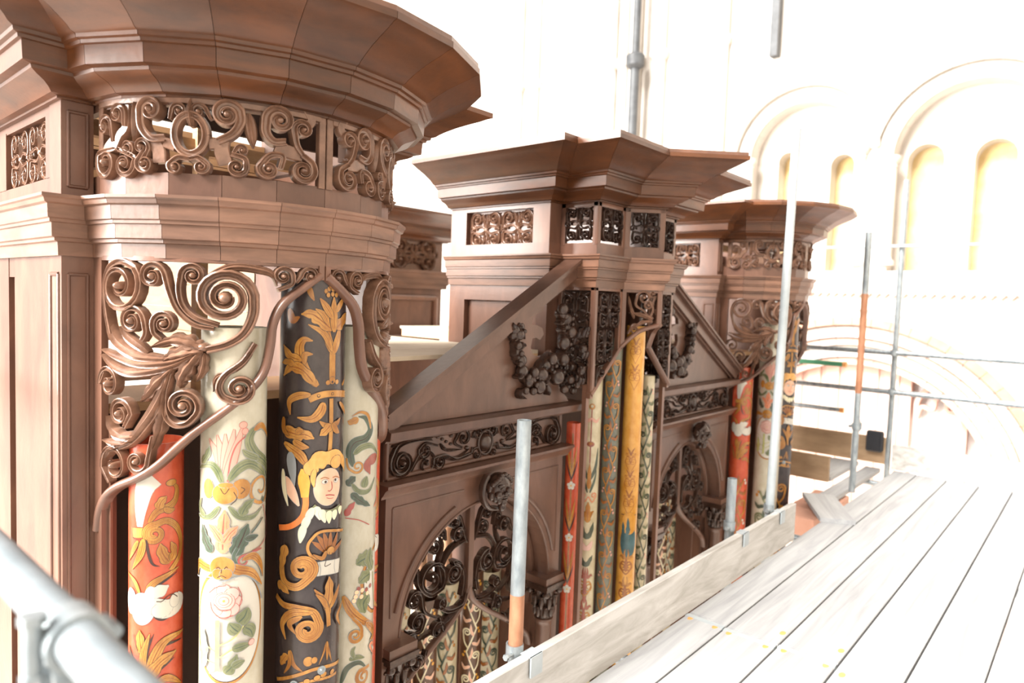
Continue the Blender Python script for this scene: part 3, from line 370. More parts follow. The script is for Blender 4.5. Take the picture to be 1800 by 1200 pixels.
def fret(mb, P, s0, s1, z0, z1, h=.010, back=.010, wk=1.0, m=0):
    c = (s0+s1)/2; hw = (s1-s0)/2
    for mir in (1, -1):
        els = []
        for e in FRET:
            pts = tuple((1000*(c+mir*hw*p[0]/1000), 1000*(z0+(z1-z0)*p[1]/1000)) for p in e[3:]); els.append((e[0], e[1]*wk, e[2]*mir if e[0] == 'S' else e[2])+pts)
        carve_art(mb, els, P, h, back, 1, m)
    dome(mb, (c, (z0+z1)/2), .012*wk, .012*wk, .012, P, 10, back, m)
def board(parent, name, m, *b, **k):
    return MB().box(*b).build(name, m, parent, 0)
# ---------------------------------------------------------------- half-round tower
def PE(s, z, n):
    a = s/.43; nx, ny = sin(a)/TW, -cos(a)/TD; l = math.hypot(nx, ny); return (XC+TW*sin(a)+n*nx/l, YC-TD*cos(a)+n*ny/l, z)
FAC = [(XC+TW*sin(rad(a)), YC-TD*cos(rad(a))) for a in range(-90, 91, 18)]
PLAN = [(XC-TW, YC+.12)]+FAC+[(XC+TW, YC+.12)]
def build_round_tower():
    T = thing('organ_tower', 'half-round organ tower nearest the camera with overhanging faceted cornice', 'organ tower', (XC, YC, ZB), 'half-round organ towers')
    wx = M['woodx']
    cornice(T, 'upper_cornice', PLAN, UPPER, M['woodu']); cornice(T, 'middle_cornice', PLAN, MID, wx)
    fr = cornice(T, 'frieze_rail', PLAN, [(0, 1.640), (0, 1.705)], M['wood'], name='rail_block', inner=-.022)
    run(fr, PLAN, [(0, 1.880), (0, 1.899)], M['wood'], 'rail_block', -.022)
    # capping boards of the cornice
    a = off_plan(PLAN, .30); mb = MB(); n = len(a); mb.prism(a, lambda p: (*p, 2.1245), lambda p: (*p, 2.14)); mb.build('top_board', M['wood'], T, 0)
    for mir, nm in ((1, 'a'), (-1, 'b')):
        mb = MB(); carve_art(mb, FRZ, PE, .014, .014, mir)
        for s0, s1, zz in ((.02, .66, 1.894),): carve(mb, [(mir*(-.66+.64*i/30), zz) for i in range(31)], [.02]*31, .006, PE, 'flat', .014)
        for s0, w in ((.012, .020), (.655, .028)): carve(mb, [(-mir*s0, 1.70), (-mir*s0, 1.90)], [w, w], .004, PE, 'flat', .016)
        mb.build('frieze_fretwork', M['carve'], T, 40)
        mb = MB(); carve_art(mb, SHADE, PE, .020, .013, mir); sh = mb.build('pipe_shade', M['carve'], T, 40)
        mb = MB(); og = [(mir*p[0]*.001, p[1]*.001) for p in OGEE]; band(mb, og, .024, .017, PE, 'round', .014, 4)
        carve(mb, [(mir*(-.66+.65*i/30), 1.478) for i in range(31)], [.014]*31, .006, PE, 'flat', .014)
        carve(mb, [(-mir*.010, 1.44), (-mir*.010, 1.48)], [.018, .018], .010, PE, 'flat', .014)
        mb.build('ogee_moulding', M['wood'], sh, 40)
    for mir in (1, -1):
        X = lambda x: XC+mir*(x-XC)
        bx = lambda mb, x0, x1, *r: mb.box(min(X(x0), X(x1)), max(X(x0), X(x1)), *r)
        po = bx(MB(), .597, .676, 2.16, 2.26, ZB, 2.0).build('corner_post', M['wood'], T, 0)
        Pf = plane(X(.597), 2.16, mir, 0, 0, -1); Ps = plane(X(.597), 2.16, 0, 1, -mir, 0); mb = MB()
        frame(mb, Pf, .017, .063, 1.67, 1.87, .010); frame(mb, Pf, .017, .063, -1.1, 1.43, .010); frame(mb, Ps, .02, .09, -1.1, 1.43, .012)
        mb.build('panel_moulding', M['wood'], po, 30)
        st = bx(MB(), .676, .694, 2.10, 2.20, ZB, 1.50).build('edge_stile', M['wood'], T, 0); mb = bx(MB(), .694, .70, 2.085, 2.11, ZB, 1.0); bx(mb, .70, .722, 2.12, 2.15, ZB, .9); mb.build('bead', M['wood'], st, 0)
        side = bx(MB(), .640, .66, 2.26, 2.98, ZB, 1.9).build('side_wall', M['wood'], T, 0)
        for y0, y1 in ((2.255, 2.63), (2.70, 2.98)): bx(MB(), .598, .642, y0, y1, ZB, 1.48).build('side_stile', M['wood'], side, 0)
        bx(MB(), .600, .642, 2.26, 2.98, 1.42, 1.70).build('side_rail', M['wood'], side, 0); bx(MB(), .600, .642, 2.26, 2.98, 1.875, 1.92).build('side_rail', M['wood'], side, 0)
        for y0, y1 in ((2.26, 2.30), (2.72, 2.98)): bx(MB(), .598, .642, y0, y1, 1.70, 1.88).build('side_stile', M['wood'], side, 0)
        Pq = plane(X(.618), 2.30, 0, 1, -mir, 0); mb = MB(); fret(mb, Pq, .01, .21, 1.705, 1.87, .014, .01); fret(mb, Pq, .21, .41, 1.705, 1.87, .014, .01); mb.build('side_fretwork', M['carve'], T, 40)
        pl = [(X(.597), 2.98), (X(.597), 2.16), (X(.70), 2.16)]
        if mir < 0: pl = pl[::-1]
        e = [0, 1]
        cornice(T, 'return_cornice', pl, UPPER, M['woodu'], only=e); cornice(T, 'return_cornice', pl, MID, wx, only=e)
    # inside: pine boards behind, a shelf, a dark back panel below
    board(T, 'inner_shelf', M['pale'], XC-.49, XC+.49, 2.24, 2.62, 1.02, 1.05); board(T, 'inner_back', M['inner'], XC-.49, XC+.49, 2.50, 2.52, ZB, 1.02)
    board(T, 'inner_beam', M['wood'], XC-.49, XC+.49, 2.55, 2.60, 1.79, 1.85); board(T, 'inner_beam', M['pale'], XC-.49, XC+.49, 2.42, 2.46, 1.87, 1.92)
    bw = board(T, 'back_rail', M['pale'], XC-.49, XC+.49, 2.97, 2.99, 1.56, 2.06)
    for i in range(4): board(bw, 'pine_board', M['pale'], XC-.49, XC+.49, 2.95, 2.969, 1.56+i*.125, 1.682+i*.125)
    board(T, 'inner_shadow_board', M['inner'], XC-.49, XC+.49, 2.34, 2.36, 1.945, 2.12)  # dark board added to stand for shadow behind the frieze top
    board(T, 'inner_post', M['pale'], XC-.06, XC-.02, 2.40, 2.44, 1.05, 2.0)
    return T
T1 = build_round_tower()
T3 = copy_tree(T1); T3.location.x += SPAN; T3['label'] = 'distant half-round organ tower at the far end behind a white scaffold pole'
# ---------------------------------------------------------------- pointed middle tower
def build_pointed_tower():
    T = thing('organ_tower', 'middle organ tower with a pointed prow front and wide cornice', 'organ tower', (XM, 2.0, ZB))
    L_ = [(2.70, 2.84), (2.70, 2.13), (2.794, 2.13), (2.794, 1.906), (3.042, 1.906), (XM, 1.758)]; R_ = [(2*XM-x, y) for x, y in L_[::-1][1:]]; PL = L_+R_; wx = M['woodx']
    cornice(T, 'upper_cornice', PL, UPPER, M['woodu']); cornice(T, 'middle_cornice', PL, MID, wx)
    cornice(T, 'frieze_rail', PL, [(0, 1.640), (0, 1.700)], M['wood'], name='rail_block', inner=-.022)
    a = off_plan(PL, .30); MB().prism(a, lambda p: (*p, 2.1245), lambda p: (*p, 2.14)).build('top_board', M['wood'], T, 0)
    r2_ = 2**-.5
    for mir in (1, -1):
        X = lambda x: XM+mir*(x-XM)
        bx = lambda mb, x0, x1, *r: mb.box(min(X(x0), X(x1)), max(X(x0), X(x1)), *r)
        PA = plane(X(2.794), 2.13, 0, -1, -mir, 0); PB = plane(X(2.794), 1.906, mir, 0, 0, -1); PC = plane(X(3.042), 1.906, mir*r2_, -r2_, -mir*r2_, -r2_)
        for P, wd_, nm in ((PA, .224, 'A'), (PB, .248, 'B'), (PC, .2093, 'C')):
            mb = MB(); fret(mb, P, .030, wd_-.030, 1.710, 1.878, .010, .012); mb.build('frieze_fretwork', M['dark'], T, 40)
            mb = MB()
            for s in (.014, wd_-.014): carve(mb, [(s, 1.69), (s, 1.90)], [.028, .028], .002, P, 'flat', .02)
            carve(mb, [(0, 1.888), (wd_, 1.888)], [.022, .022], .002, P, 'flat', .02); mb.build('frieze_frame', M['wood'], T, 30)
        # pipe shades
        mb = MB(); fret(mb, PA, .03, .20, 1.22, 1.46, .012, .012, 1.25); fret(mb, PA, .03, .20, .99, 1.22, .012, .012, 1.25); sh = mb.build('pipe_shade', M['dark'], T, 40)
        mb = MB(); carve(mb, [(.012, .90), (.012, 1.50)], [.024, .024], .004, PA, 'flat', .02); carve(mb, [(.212, .93), (.212, 1.50)], [.024, .024], .004, PA, 'flat', .02); carve(mb, [(0, 1.475), (.224, 1.475)], [.02, .02], .004, PA, 'flat', .02); mb.build('shade_frame', M['wood'], sh, 30)
        mb = MB(); rr = random.Random(5)
        for i in range(34):
            s_, z_ = rr.uniform(.03, .185), rr.uniform(.96, 1.27); r_ = rr.uniform(.010, .026)
            if i % 3: mb.blob(PA(s_, z_, .012), r_, 10, 7)
            else: pa, ws_ = leaf([(s_, z_), (s_+.01, z_+.03), (s_+rr.uniform(-.03, .03), z_+.055)], .034, 3, 4); carve(mb, pa, ws_, .016, lambda s2, z2, nn: PA(s2, z2, .015+nn), 'leaf', .02)
        mb.build('fruit_carving', M['dark'], sh, 50)
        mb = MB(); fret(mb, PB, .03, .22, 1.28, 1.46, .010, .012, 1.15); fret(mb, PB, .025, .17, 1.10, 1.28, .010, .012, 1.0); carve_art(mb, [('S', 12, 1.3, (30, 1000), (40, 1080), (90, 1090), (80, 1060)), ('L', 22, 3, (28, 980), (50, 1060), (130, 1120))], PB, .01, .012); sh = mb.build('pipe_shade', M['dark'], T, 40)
        mb = MB(); carve(mb, [(.012, .95), (.012, 1.50)], [.024, .024], .004, PB, 'flat', .02); carve(mb, [(.236, 1.16), (.236, 1.50)], [.024, .024], .004, PB, 'flat', .02); carve(mb, [(.0, .95), (.248, 1.175)], [.026, .026], .010, PB, 'round', .02); carve(mb, [(0, 1.475), (.248, 1.475)], [.02, .02], .004, PB, 'flat', .02); mb.build('shade_frame', M['wood'], sh, 30)
        mb = MB(); carve_art(mb, [('S', 12, -1.5, (150, 1330), (120, 1370), (75, 1400), (80, 1450), (115, 1440)), ('S', 11, 1.4, (150, 1330), (165, 1380), (150, 1420), (140, 1400)), ('L', 26, 4, (165, 1330), (110, 1350), (40, 1360)), ('L', 20, 3, (165, 1320), (110, 1310), (40, 1260)), ('L', 18, 2, (70, 1330), (45, 1400), (30, 1460)), ('S', 10, 1.3, (40, 1250), (60, 1290), (85, 1300), (75, 1275)), ('S', 10, -1.3, (160, 1400), (175, 1450), (160, 1460))], PC, .014, .012); sh = mb.build('pipe_shade', M['carve'], T, 40)
        mb = MB(); band(mb, [(.0, 1.175), (.05, 1.225), (.11, 1.27), (.20, 1.30)], .022, .014, PC, 'round', .016); carve(mb, [(.198, 1.29), (.198, 1.50)], [.022, .022], .006, PC, 'flat', .018); carve(mb, [(.012, 1.18), (.012, 1.50)], [.022, .022], .004, PC, 'flat', .018); carve(mb, [(0, 1.475), (.209, 1.475)], [.02, .02], .004, PC, 'flat', .018); mb.build('shade_frame', M['wood'], sh, 30)
        # side of the tower with its carved frieze panel
        sd_ = bx(MB(), 2.735, 2.755, 2.14, 2.84, ZB, 1.9).build('side_wall', M['wood'], T, 0)
        for y0, y1, z0, z1 in ((2.136, 2.24, 1.64, 1.9), (2.72, 2.84, 1.64, 1.9), (2.24, 2.72, 1.64, 1.69), (2.24, 2.72, 1.878, 1.9), (2.136, 2.20, .9, 1.5), (2.72, 2.84, .9, 1.5), (2.20, 2.72, 1.40, 1.5)): bx(MB(), 2.702, 2.737, y0, y1, z0, z1).build('side_rail', M['wood'], sd_, 0)
        Pq = plane(X(2.735), 2.24, 0, 1, -mir, 0); mb = MB()
        for s0, s1 in ((.01, .24), (.24, .47)): fret(mb, Pq, s0, s1, 1.695, 1.872, .02, .004, 1.4)
        mb.build('side_fretwork', M['carve'], T, 40)
        bx(MB(), 2.701, 2.80, 2.131, 2.18, .9, 1.9).build('corner_post', M['wood'], T, 0)
        bx(MB(), 2.79, 2.815, 1.93, 1.955, ZB, 1.0).build('rear_stile', M['wood'], T, 0)
    board(T, 'back_board', M['inner'], 2.75, 2*XM-2.75, 2.30, 2.33, ZB, 1.5); board(T, 'inner_shelf', M['wood'], 2.75, 2*XM-2.75, 2.14, 2.82, 1.48, 1.50)
    return T
T2 = build_pointed_tower()
# ---------------------------------------------------------------- arched bays with half pediments between the towers
YF = 2.03
def head(mb, c, k, dx):       # grotesque keystone mask
    x, y, z = c; b = lambda p, r, nu=12: mb.blob((x+dx*p[0]*k, y+p[1]*k, z+p[2]*k), tuple(q*k for q in r) if isinstance(r, tuple) else r*k, nu, 8)
    b((0, -.3, .1), (.62, .62, .72), 16); b((0, -.85, .05), (.15, .26, .20)); b((.18, -.95, -.06), .1); b((-.18, -.95, -.06), .1)
    for s in (-1, 1):
        b((s*.28, -.74, .28), (.22, .14, .10)); b((s*.27, -.78, .13), (.12, .1, .08)); b((s*.36, -.66, -.12), (.22, .22, .2)); b((s*.62, -.25, .15), (.12, .22, .24))
        for i in range(5): b((s*(.12+.12*i), -.55-.06*math.sin(i), .62-.09*i+.1), (.16, .18, .13))
        for i in range(4): b((s*.16*(i+.3), -.62+.1*i, -.55+.1*i), (.15, .2, .22))
        for i in range(3): b((s*.12*(i+.5), -.75+.08*i, -.28-.02*i), (.15, .12, .07))
    b((0, -.7, -.42), (.22, .14, .06)); b((0, -.55, -.78), (.2, .22, .26))
    P = lambda s_, zz, n: (x+dx*s_*k, y-.12*k-n*k, z+zz*k); band(mb, [(-.62, .72), (-.90, .25), (-.86, -.35), (-.45, -.85), (.10, -1.0)], .26, .20, P, 'round', .12)
def build_bay(xc, mir, label):
    T = thing('organ_bay', label, 'organ bay', (xc, YF, ZB), 'arched bays with half pediments')
    X = lambda x: xc+mir*x
    bx = lambda mb, x0, x1, *r: mb.box(min(X(x0), X(x1)), max(X(x0), X(x1)), *r)
    P = lambda s, z, n: (X(s), YF-n, z); W_ = M['woodf']; H = .56
    # frame with the arched opening
    n = 28; r, zs = .47, .04; mb = MB(); y0, y1 = YF, YF+.10; pts = [(r*cos(PI*i/n), zs+r*sin(PI*i/n)) for i in range(n+1)]; top = .635
    rect = lambda p: (max(-H, min(H, p[0]*3)), top) if p[1]-zs > .18 else (H if p[0] > 0 else -H, min(top, zs+(p[1]-zs)*3.2))
    for i in range(n):
        a, b = pts[i], pts[i+1]; c, d_ = rect(b), rect(a); mb.hexa([(X(q[0]), y0, q[1]) for q in (a, b, c, d_)], [(X(q[0]), y1, q[1]) for q in (a, b, c, d_)])
    for s in (-1, 1): bx(mb, min(s*r, s*H), max(s*r, s*H), y0, y1, ZB, zs)
    fr = mb.build('arch_frame', W_, T, 30)
    mb = MB()
    for i in range(n):
        a, b = pts[i], pts[i+1]; k = .97; a2, b2 = (a[0]*k, zs+(a[1]-zs)*k), (b[0]*k, zs+(b[1]-zs)*k); mb.hexa([(X(q[0]), y1-.005, q[1]) for q in (a2, b2, b, a)], [(X(q[0]), y1+.14, q[1]) for q in (a2, b2, b, a)])
    mb.build('arch_soffit', W_, fr, 40)
    mb = MB()
    for s in (-1, 1):
        arc = [(s*.515*cos(a), zs+.515*sin(a)) for a in [rad(14+3.2*i) for i in range(18)]]; carve(mb, arc, [.020]*18, .012, P, 'round', .002)
        for a, b in (((s*.525, .15), (s*.525, .585)), ((s*.525, .585), (s*.14, .585))): carve(mb, [a, b], [.010, .010], .005, P, 'round', .002)
        arc = [(s*.478*cos(a), zs+.478*sin(a)) for a in [rad(2+5.0*i) for i in range(18)]]; carve(mb, arc, [.010]*18, .005, P, 'round', .002)
    mb.build('spandrel_moulding', W_, fr, 40)
    ln = lambda name, prof, x0, x1, yb=YF+.06: MB().prism(prof, lambda p: (X(x0), YF-p[0], p[1]), lambda p: (X(x1), YF-p[0], p[1])).build(name, M['woodf'], T, 25)
    ln('impost_cornice', [(-.08, .632), (.010, .632), (.012, .640), (.020, .648), (.034, .668), (.046, .676), (.050, .678), (.050, .690), (-.08, .690)], -H-.03, H+.03)
    bd = bx(MB(), -H, H, YF+.02, YF+.06, .690, .850).build('frieze_board', W_, T, 0)
    mb = MB(); frame(mb, lambda s, z, nn: (X(s), YF+.02-nn, z), -H+.012, H-.012, .700, .842, .022, .012); mb.build('frieze_frame', W_, bd, 30)
    Pz = lambda s, z, nn: (X(s), YF+.02-nn, z); mb = MB()
    fix = [e for e in FFR]
    flat = lambda p: (p[0], 706+(p[1]-718)*.84)
    els = [((e[0], e[1], e[2])+tuple(flat(p) for p in e[3:])) for e in fix]
    carve_art(mb, els, Pz, .016, .002); carve_art(mb, els, Pz, .016, .002, -1); dome(mb, (0, .772), .036, .044, .030, Pz, 18, .002); band(mb, ringpath((0, .772), .045, .054), .012, .012, Pz, 'round', .002, 1)
    mb.build('frieze_carving', M['dark'], bd, 40)
    ln('pediment_base', [(-.10, .850), (.025, .850), (.030, .858), (.055, .862), (.060, .894), (.040, .900), (-.10, .905)], -H-.03, H+.12)
    # tympanum board with a fretted inner edge
    edge = [(.59, .905), (.57, .93), (.50, .98), (.45, 1.10), (.43, 1.168), (.381, 1.144), (.331, 1.138), (.289, 1.155), (.275, 1.186), (.285, 1.227), (.313, 1.231), (.343, 1.219), (.37, 1.246), (.356, 1.277), (.315, 1.29), (.277, 1.293), (.287, 1.329), (.325, 1.35), (.359, 1.355), (.36, 1.407), (.41, 1.424), (.50, 1.50)]
    mb = MB()
    rk = lambda x: .935+(x+.56)*(1.56-.935)/(1.11)
    poly = [(-.54, .905)]+edge+[(.50, rk(.50)), (-.54, rk(-.54))]
    me_poly = [Vector((p[0], p[1], 0)) for p in poly]
    from mathutils.geometry import tessellate_polygon
    tri = tessellate_polygon([me_poly]); N2 = len(poly)
    mb.add([(X(p[0]), YF, p[1]) for p in poly]+[(X(p[0]), YF+.022, p[1]) for p in poly], [tuple(t) for t in tri]+[tuple(i+N2 for i in t) for t in tri]+[(i, (i+1) % N2, (i+1) % N2+N2, i+N2) for i in range(N2)])
    mb.build('tympanum', W_, T, 0)
    # raking cornice: three stepped bars along the slope
    A_, B_ = (-.60, .935), (.60, 1.600); dx, dz = B_[0]-A_[0], B_[1]-A_[1]; l = math.hypot(dx, dz); nx, nz = -dz/l, dx/l
    rc = None
    for nm, o0, o1, pr, mm in (('raking_cornice', -.052, .006, .035, W_), ('raking_fillet', .006, .022, .060, M['woodf']), ('raking_cap', .022, .034, .072, M['woodf']), ('raking_bead', -.066, -.054, .018, M['woodf'])):
        q = [(A_[0]+nx*o0, A_[1]+nz*o0), (B_[0]+nx*o0, B_[1]+nz*o0), (B_[0]+nx*o1, B_[1]+nz*o1), (A_[0]+nx*o1, A_[1]+nz*o1)]
        o = MB().prism(q, lambda p: (X(p[0]), YF-pr, p[1]), lambda p: (X(p[0]), YF+.035, p[1])).build(nm, mm, T if rc is None else rc, 0); rc = rc or o
    # fruit swag carved on the tympanum
    mb = MB(); rr = random.Random(3)
    for x, z, r_ in ((.127, 1.27, .030), (.15, 1.25, .034), (.165, 1.285, .028), (.12, 1.245, .024), (.142, 1.20, .022), (.15, 1.17, .026), (.172, 1.132, .032), (.19, 1.081, .036), (.232, 1.034, .034), (.27, 1.07, .03), (.319, 1.059, .040), (.306, 1.003, .038), (.43, 1.042, .052), (.36, 1.10, .03), (.398, 1.128, .036), (.494, 1.124, .040), (.489, 1.204, .040), (.539, 1.257, .034), (.508, 1.321, .030), (.46, 1.369, .032), (.47, 1.34, .02), (.58, 1.197, .03), (.61, 1.27, .03), (.63, 1.23, .024), (.61, 1.10, .03), (.64, 1.05, .026), (.60, .985, .028), (.555, 1.02, .03), (.50, .975, .026), (.26, .985, .024), (.22, .99, .02)):
        if x > .56: continue
        r_ *= .86; mb.blob((X(x), YF-.02-rr.random()*.02, z), (r_*(.85+.3*rr.random()), r_*.95, r_*(.9+.25*rr.random())), 12, 8)
    track = cat([(.14, 1.27), (.14, 1.18), (.18, 1.09), (.24, 1.02), (.33, 1.02), (.42, 1.06), (.48, 1.13), (.51, 1.20), (.52, 1.27), (.50, 1.33)], 5)
    for i in range(46):
        x, z = track[rr.randrange(len(track))]; x = min(.54, x+rr.uniform(-.035, .035)); z += rr.uniform(-.035, .035); a = rr.uniform(0, 6.28); l_ = rr.uniform(.03, .055)
        if rr.random() < .55:
            pa, ws_ = leaf([(x, z), (x+l_*.6*cos(a)-.01*sin(a), z+l_*.6*sin(a)+.01*cos(a)), (x+l_*cos(a), z+l_*sin(a))], .03, 3, 4); carve(mb, pa, ws_, .014, lambda s, z_, nn: (X(s), YF-.035-nn, z_), 'leaf', .03)
        else: mb.blob((X(x), YF-.045, z), rr.uniform(.009, .016), 8, 6)
    els = [('L', 46, 3, (140, 1240), (150, 1160), (180, 1100)), ('L', 40, 3, (180, 1120), (220, 1040), (300, 1000)), ('L', 34, 3, (260, 1040), (330, 1110), (400, 1160)), ('L', 30, 3, (440, 1120), (500, 1160), (560, 1200)), ('L', 30, 3, (520, 1180), (500, 1260), (460, 1340)), ('L', 30, 3, (130, 1230), (110, 1270), (150, 1310)), ('L', 26, 2, (200, 1000), (180, 970), (230, 950))]
    carve_art(mb, els, lambda s, z, nn: (X(s), YF-.02-nn, z), .03, .025); mb.build('fruit_swag', M['dark'], T, 50)
    # keystone mask
    mb = MB(); head(mb, (X(.012), YF-.035, .575), .092, mir); mb.build('keystone_mask', M['dark'], T, 50)
    # columns with leafy capitals
    for s in (-1, 1):
        cx, cy = X(s*.485), YF-.005; mb = MB().lathe([(.045, ZB), (.045, ZB+.1), (.040, -.22), (.042, -.20), (.048, -.195), (.048, -.185), (.040, -.18)], (cx, cy+.03, 0), 20); co = mb.build('column', W_, T, 45)
        mb = MB().lathe([(.040, -.185), (.042, -.10), (.058, -.04), (.066, -.03)], (cx, cy+.03, 0), 18)
        for row, (zz, rr_, hh) in enumerate(((-.175, .044, .055), (-.13, .050, .065))):
            for i in range(8):
                a = 2*PI*(i+.5*row)/8; mb.blob((cx+cos(a)*rr_, cy+.03+sin(a)*rr_, zz+hh/2), (.014, .014, hh*.55), 8, 6); mb.blob((cx+cos(a)*(rr_+.010), cy+.03+sin(a)*(rr_+.010), zz+hh), (.012, .012, .008), 8, 5)
        for sx in (-1, 1):
            for sy in (-1, 1): mb.blob((cx+sx*.052, cy+.03+sy*.052, -.045), (.020, .020, .018), 10, 6)
        mb.box(cx-.066, cx+.066, cy-.036, cy+.096, -.030, -.012); mb.box(cx-.074, cx+.074, cy-.044, cy+.10, -.012, .004); mb.build('capital', M['dark'], co, 45)
        bx(MB(), s*.485-.07, s*.485+.07, YF-.04, YF+.10, .004, .040).build('impost_block', W_, co, 0)
    # openwork pipe shade hanging in the arch
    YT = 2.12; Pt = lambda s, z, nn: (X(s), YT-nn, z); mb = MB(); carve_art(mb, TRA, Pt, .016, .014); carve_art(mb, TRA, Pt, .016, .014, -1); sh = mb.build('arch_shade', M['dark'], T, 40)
    mb = MB(); carve(mb, [(0, .50), (0, .09)], [.036, .036], .012, Pt, 'flat', .016)
    for s in (-1, 1): band(mb, [(0, .10), (s*.03, .03), (s*.12, -.05), (s*.27, -.15), (s*.42, -.26), (s*.46, -.34)], .026, .014, Pt, 'round', .016); carve(mb, [(s*.455*cos(a), zs+.455*sin(a)) for a in [rad(-20+4*i) for i in range(28)]], [.02]*28, .008, Pt, 'flat', .014)
    mb.build('shade_moulding', W_, sh, 40)
    return T
B1 = build_bay(2.19, 1, 'near arched organ bay with carved frieze and half pediment rising to the right')
B2 = build_bay(2*XM-2.19, -1, 'far arched organ bay beyond the pointed tower with half pediment falling away')
t = thing('board_partition', 'pale pine board partition glimpsed through the carving of the near tower', 'board partition', (1.62, 3.6, 1.04))
for i in range(4): board(t, 'pine_board', M['pine'], 1.60, 1.62, 2.99, 4.7, 1.06+i*.122, 1.179+i*.122)
for y in (3.05, 3.8, 4.6): board(t, 'batten', M['pale'], 1.62, 1.66, y, y+.05, 1.04, 1.54)
t = thing('dust_cover', 'pale board roof behind the near half-round tower', 'case roof', (1.1, 3.6, 1.02), 'board roofs of the organ case')
for i in range(8): board(t, 'roof_board', M['ply'], .60, 1.60, 2.99+i*.215, 3.203+i*.215, 1.02, 1.038)
# pale dust boards over the bays, and the rear side of the case
for k, (x0, x1) in enumerate(((1.70, 2.68), (3.70, 4.68))):
    t = thing('dust_cover', ('bright pale board roof behind the near half pediment', 'pale board roof behind the far half pediment')[k], 'case roof', ((x0+x1)/2, 3.1, 1.14), 'board roofs of the organ case')
    for i in range(8): board(t, 'roof_board', M['ply'], x0, x1, 2.16+i*.29, 2.445+i*.29, 1.140, 1.158)
    for xx in (x0, x1-.04): board(t, 'bearer', M['pale'], xx, xx+.04, 2.16, 4.45, 1.08, 1.14)
    board(t, 'edge_strip', M['wood'], (x0+x1)/2+.08, (x0+x1)/2+.14, 2.16, 2.20, 1.158, 1.26)
rc_ = thing('rear_case', 'rear organ case top seen between the near and pointed towers', 'organ case', (4.3, 4.7, ZB))
pl_ = [(3.55, 5.6), (3.55, 4.60), (4.32, 4.60), (4.32, 5.6)]
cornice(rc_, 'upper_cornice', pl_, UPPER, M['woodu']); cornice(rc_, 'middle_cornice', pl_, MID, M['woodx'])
board(rc_, 'wall', M['wood'], 3.57, 4.30, 4.63, 5.6, ZB, 1.9); mb = MB(); Pq = plane(3.57, 4.62, 1, 0, 0, -1); fret(mb, Pq, .1, .65, 1.69, 1.87, .02, .004, 2.2); mb.build('frieze_carving', M['carve'], rc_, 40)
mb = MB(); frame(mb, Pq, .1, .65, 1.05, 1.40, .05, .02); mb.build('panel_frame', M['wood'], rc_, 30)
# ---------------------------------------------------------------- painted pipes
def pipe(name_label, cx, cy, r, top, ground, group, bottom=ZB, n=40):
    t = thing('organ_pipe', name_label, 'organ pipe', (cx, cy, bottom), group)
    mb = MB().tube((0, 0, 0), (0, 0, top-bottom), r, n, hollow=.003); mb.build('pipe_body', PM[ground], t, 40, True)
    mb = MB().tube((0, 0, top-bottom-.05), (0, 0, top-bottom-.047), r-.003, n); mb.build('bore_shade_disc', M['inner'], t, 0, True)  # dark disc stands in for the shade inside the open pipe top
    return t
def paint(t, r, fn, bottom=ZB):
    p = Paint(r); fn(p); o = p.build('painted_ornament', t); o.location.z = -bottom; return o
def stud(t, r, u, z, rr=.013, bottom=ZB):
    a = u/r; c = Vector((r*sin(a), -r*cos(a), z-bottom)); d = Vector((sin(a), -cos(a), 0)); mb = MB(); mb.tube(c-d*.002, c+d*.004, rr, 16); mb.tube(c+d*.004, c+d*.009, rr*.6, 14, rr*.35); o = mb.build('metal_stud', M['galv'], t, 40, True)
    o['label'] = 'bright round metal stud'
def vines(p, u0, z0, z1, w, pitch, c1, c2=None, c3=None, line=None, ok='d', k0=0):
    z = z0; i = k0
    while z < z1:
        for s in (1, -1):
            els = [('S', c1, w*.20, 1.5*s, (0, 0), (s*w*.45, pitch*.10), (s*w*.9, pitch*.32), (s*w*.55, pitch*.46), (s*w*.5, pitch*.28)), ('L', c2 or c1, w*.34, 2, (s*w*.3, pitch*.55), (s*w*.7, pitch*.66), (s*w*1.05, pitch*.62)), ('L', c2 or c1, w*.24, 0, (0, pitch*.5), (s*w*.3, pitch*.72), (s*w*.2, pitch*.92))]
            p.art([tuple(tuple((q[0]+u0*1000, q[1]+z*1000)) if isinstance(q, tuple) else q for q in e) for e in els], okey=ok, ol=.0009)
        p.art([('L', c3 or c1, w*.5, 3, (u0*1000, z*1000+pitch*.1), (u0*1000, z*1000+pitch*.35), (u0*1000, z*1000+pitch*.6))], okey=ok, ol=.0009)
        z += pitch*.001; i += 1
    if line: p.art([('K', line, w*.10, 0, (u0*1000, z0*1000), (u0*1000, z1*1000))], okey=ok)
def tendril(p, u0, z0, z1, w, pitch, c1, c2, c3, ok='d'):       # one winding stem with alternate curls and leaves
    U = u0*1000; z = z0*1000; s = 1
    while z < z1*1000:
        p.art([('K', c1, w*.13, 0, (U-s*w*.45, z), (U, z+pitch*.25), (U+s*w*.45, z+pitch*.5), (U+s*w*.45, z+pitch*.52)), ('S', c1, w*.17, -1.5*s, (U-s*w*.3, z+pitch*.08), (U-s*w*.7, z+pitch*.22), (U-s*w*.85, z+pitch*.42), (U-s*w*.45, z+pitch*.42)),
               ('L', c2, w*.34, 3, (U+s*w*.05, z+pitch*.2), (U+s*w*.6, z+pitch*.16), (U+s*w*.95, z+pitch*.26)), ('L', c2, w*.26, 2, (U+s*w*.2, z+pitch*.34), (U-s*w*.05, z+pitch*.46), (U-s*w*.1, z+pitch*.6)), ('O', c3, w*.14, w*.16, (U+s*w*.8, z+pitch*.42)), ('O', c3, w*.10, w*.12, (U+s*w*.62, z+pitch*.50))], okey=ok, ol=.0009)
        z += pitch*.5; s = -s
G1 = 'painted pipes of the near tower'; G3 = 'painted pipes of the far tower'; G2 = 'painted pipes of the pointed tower'
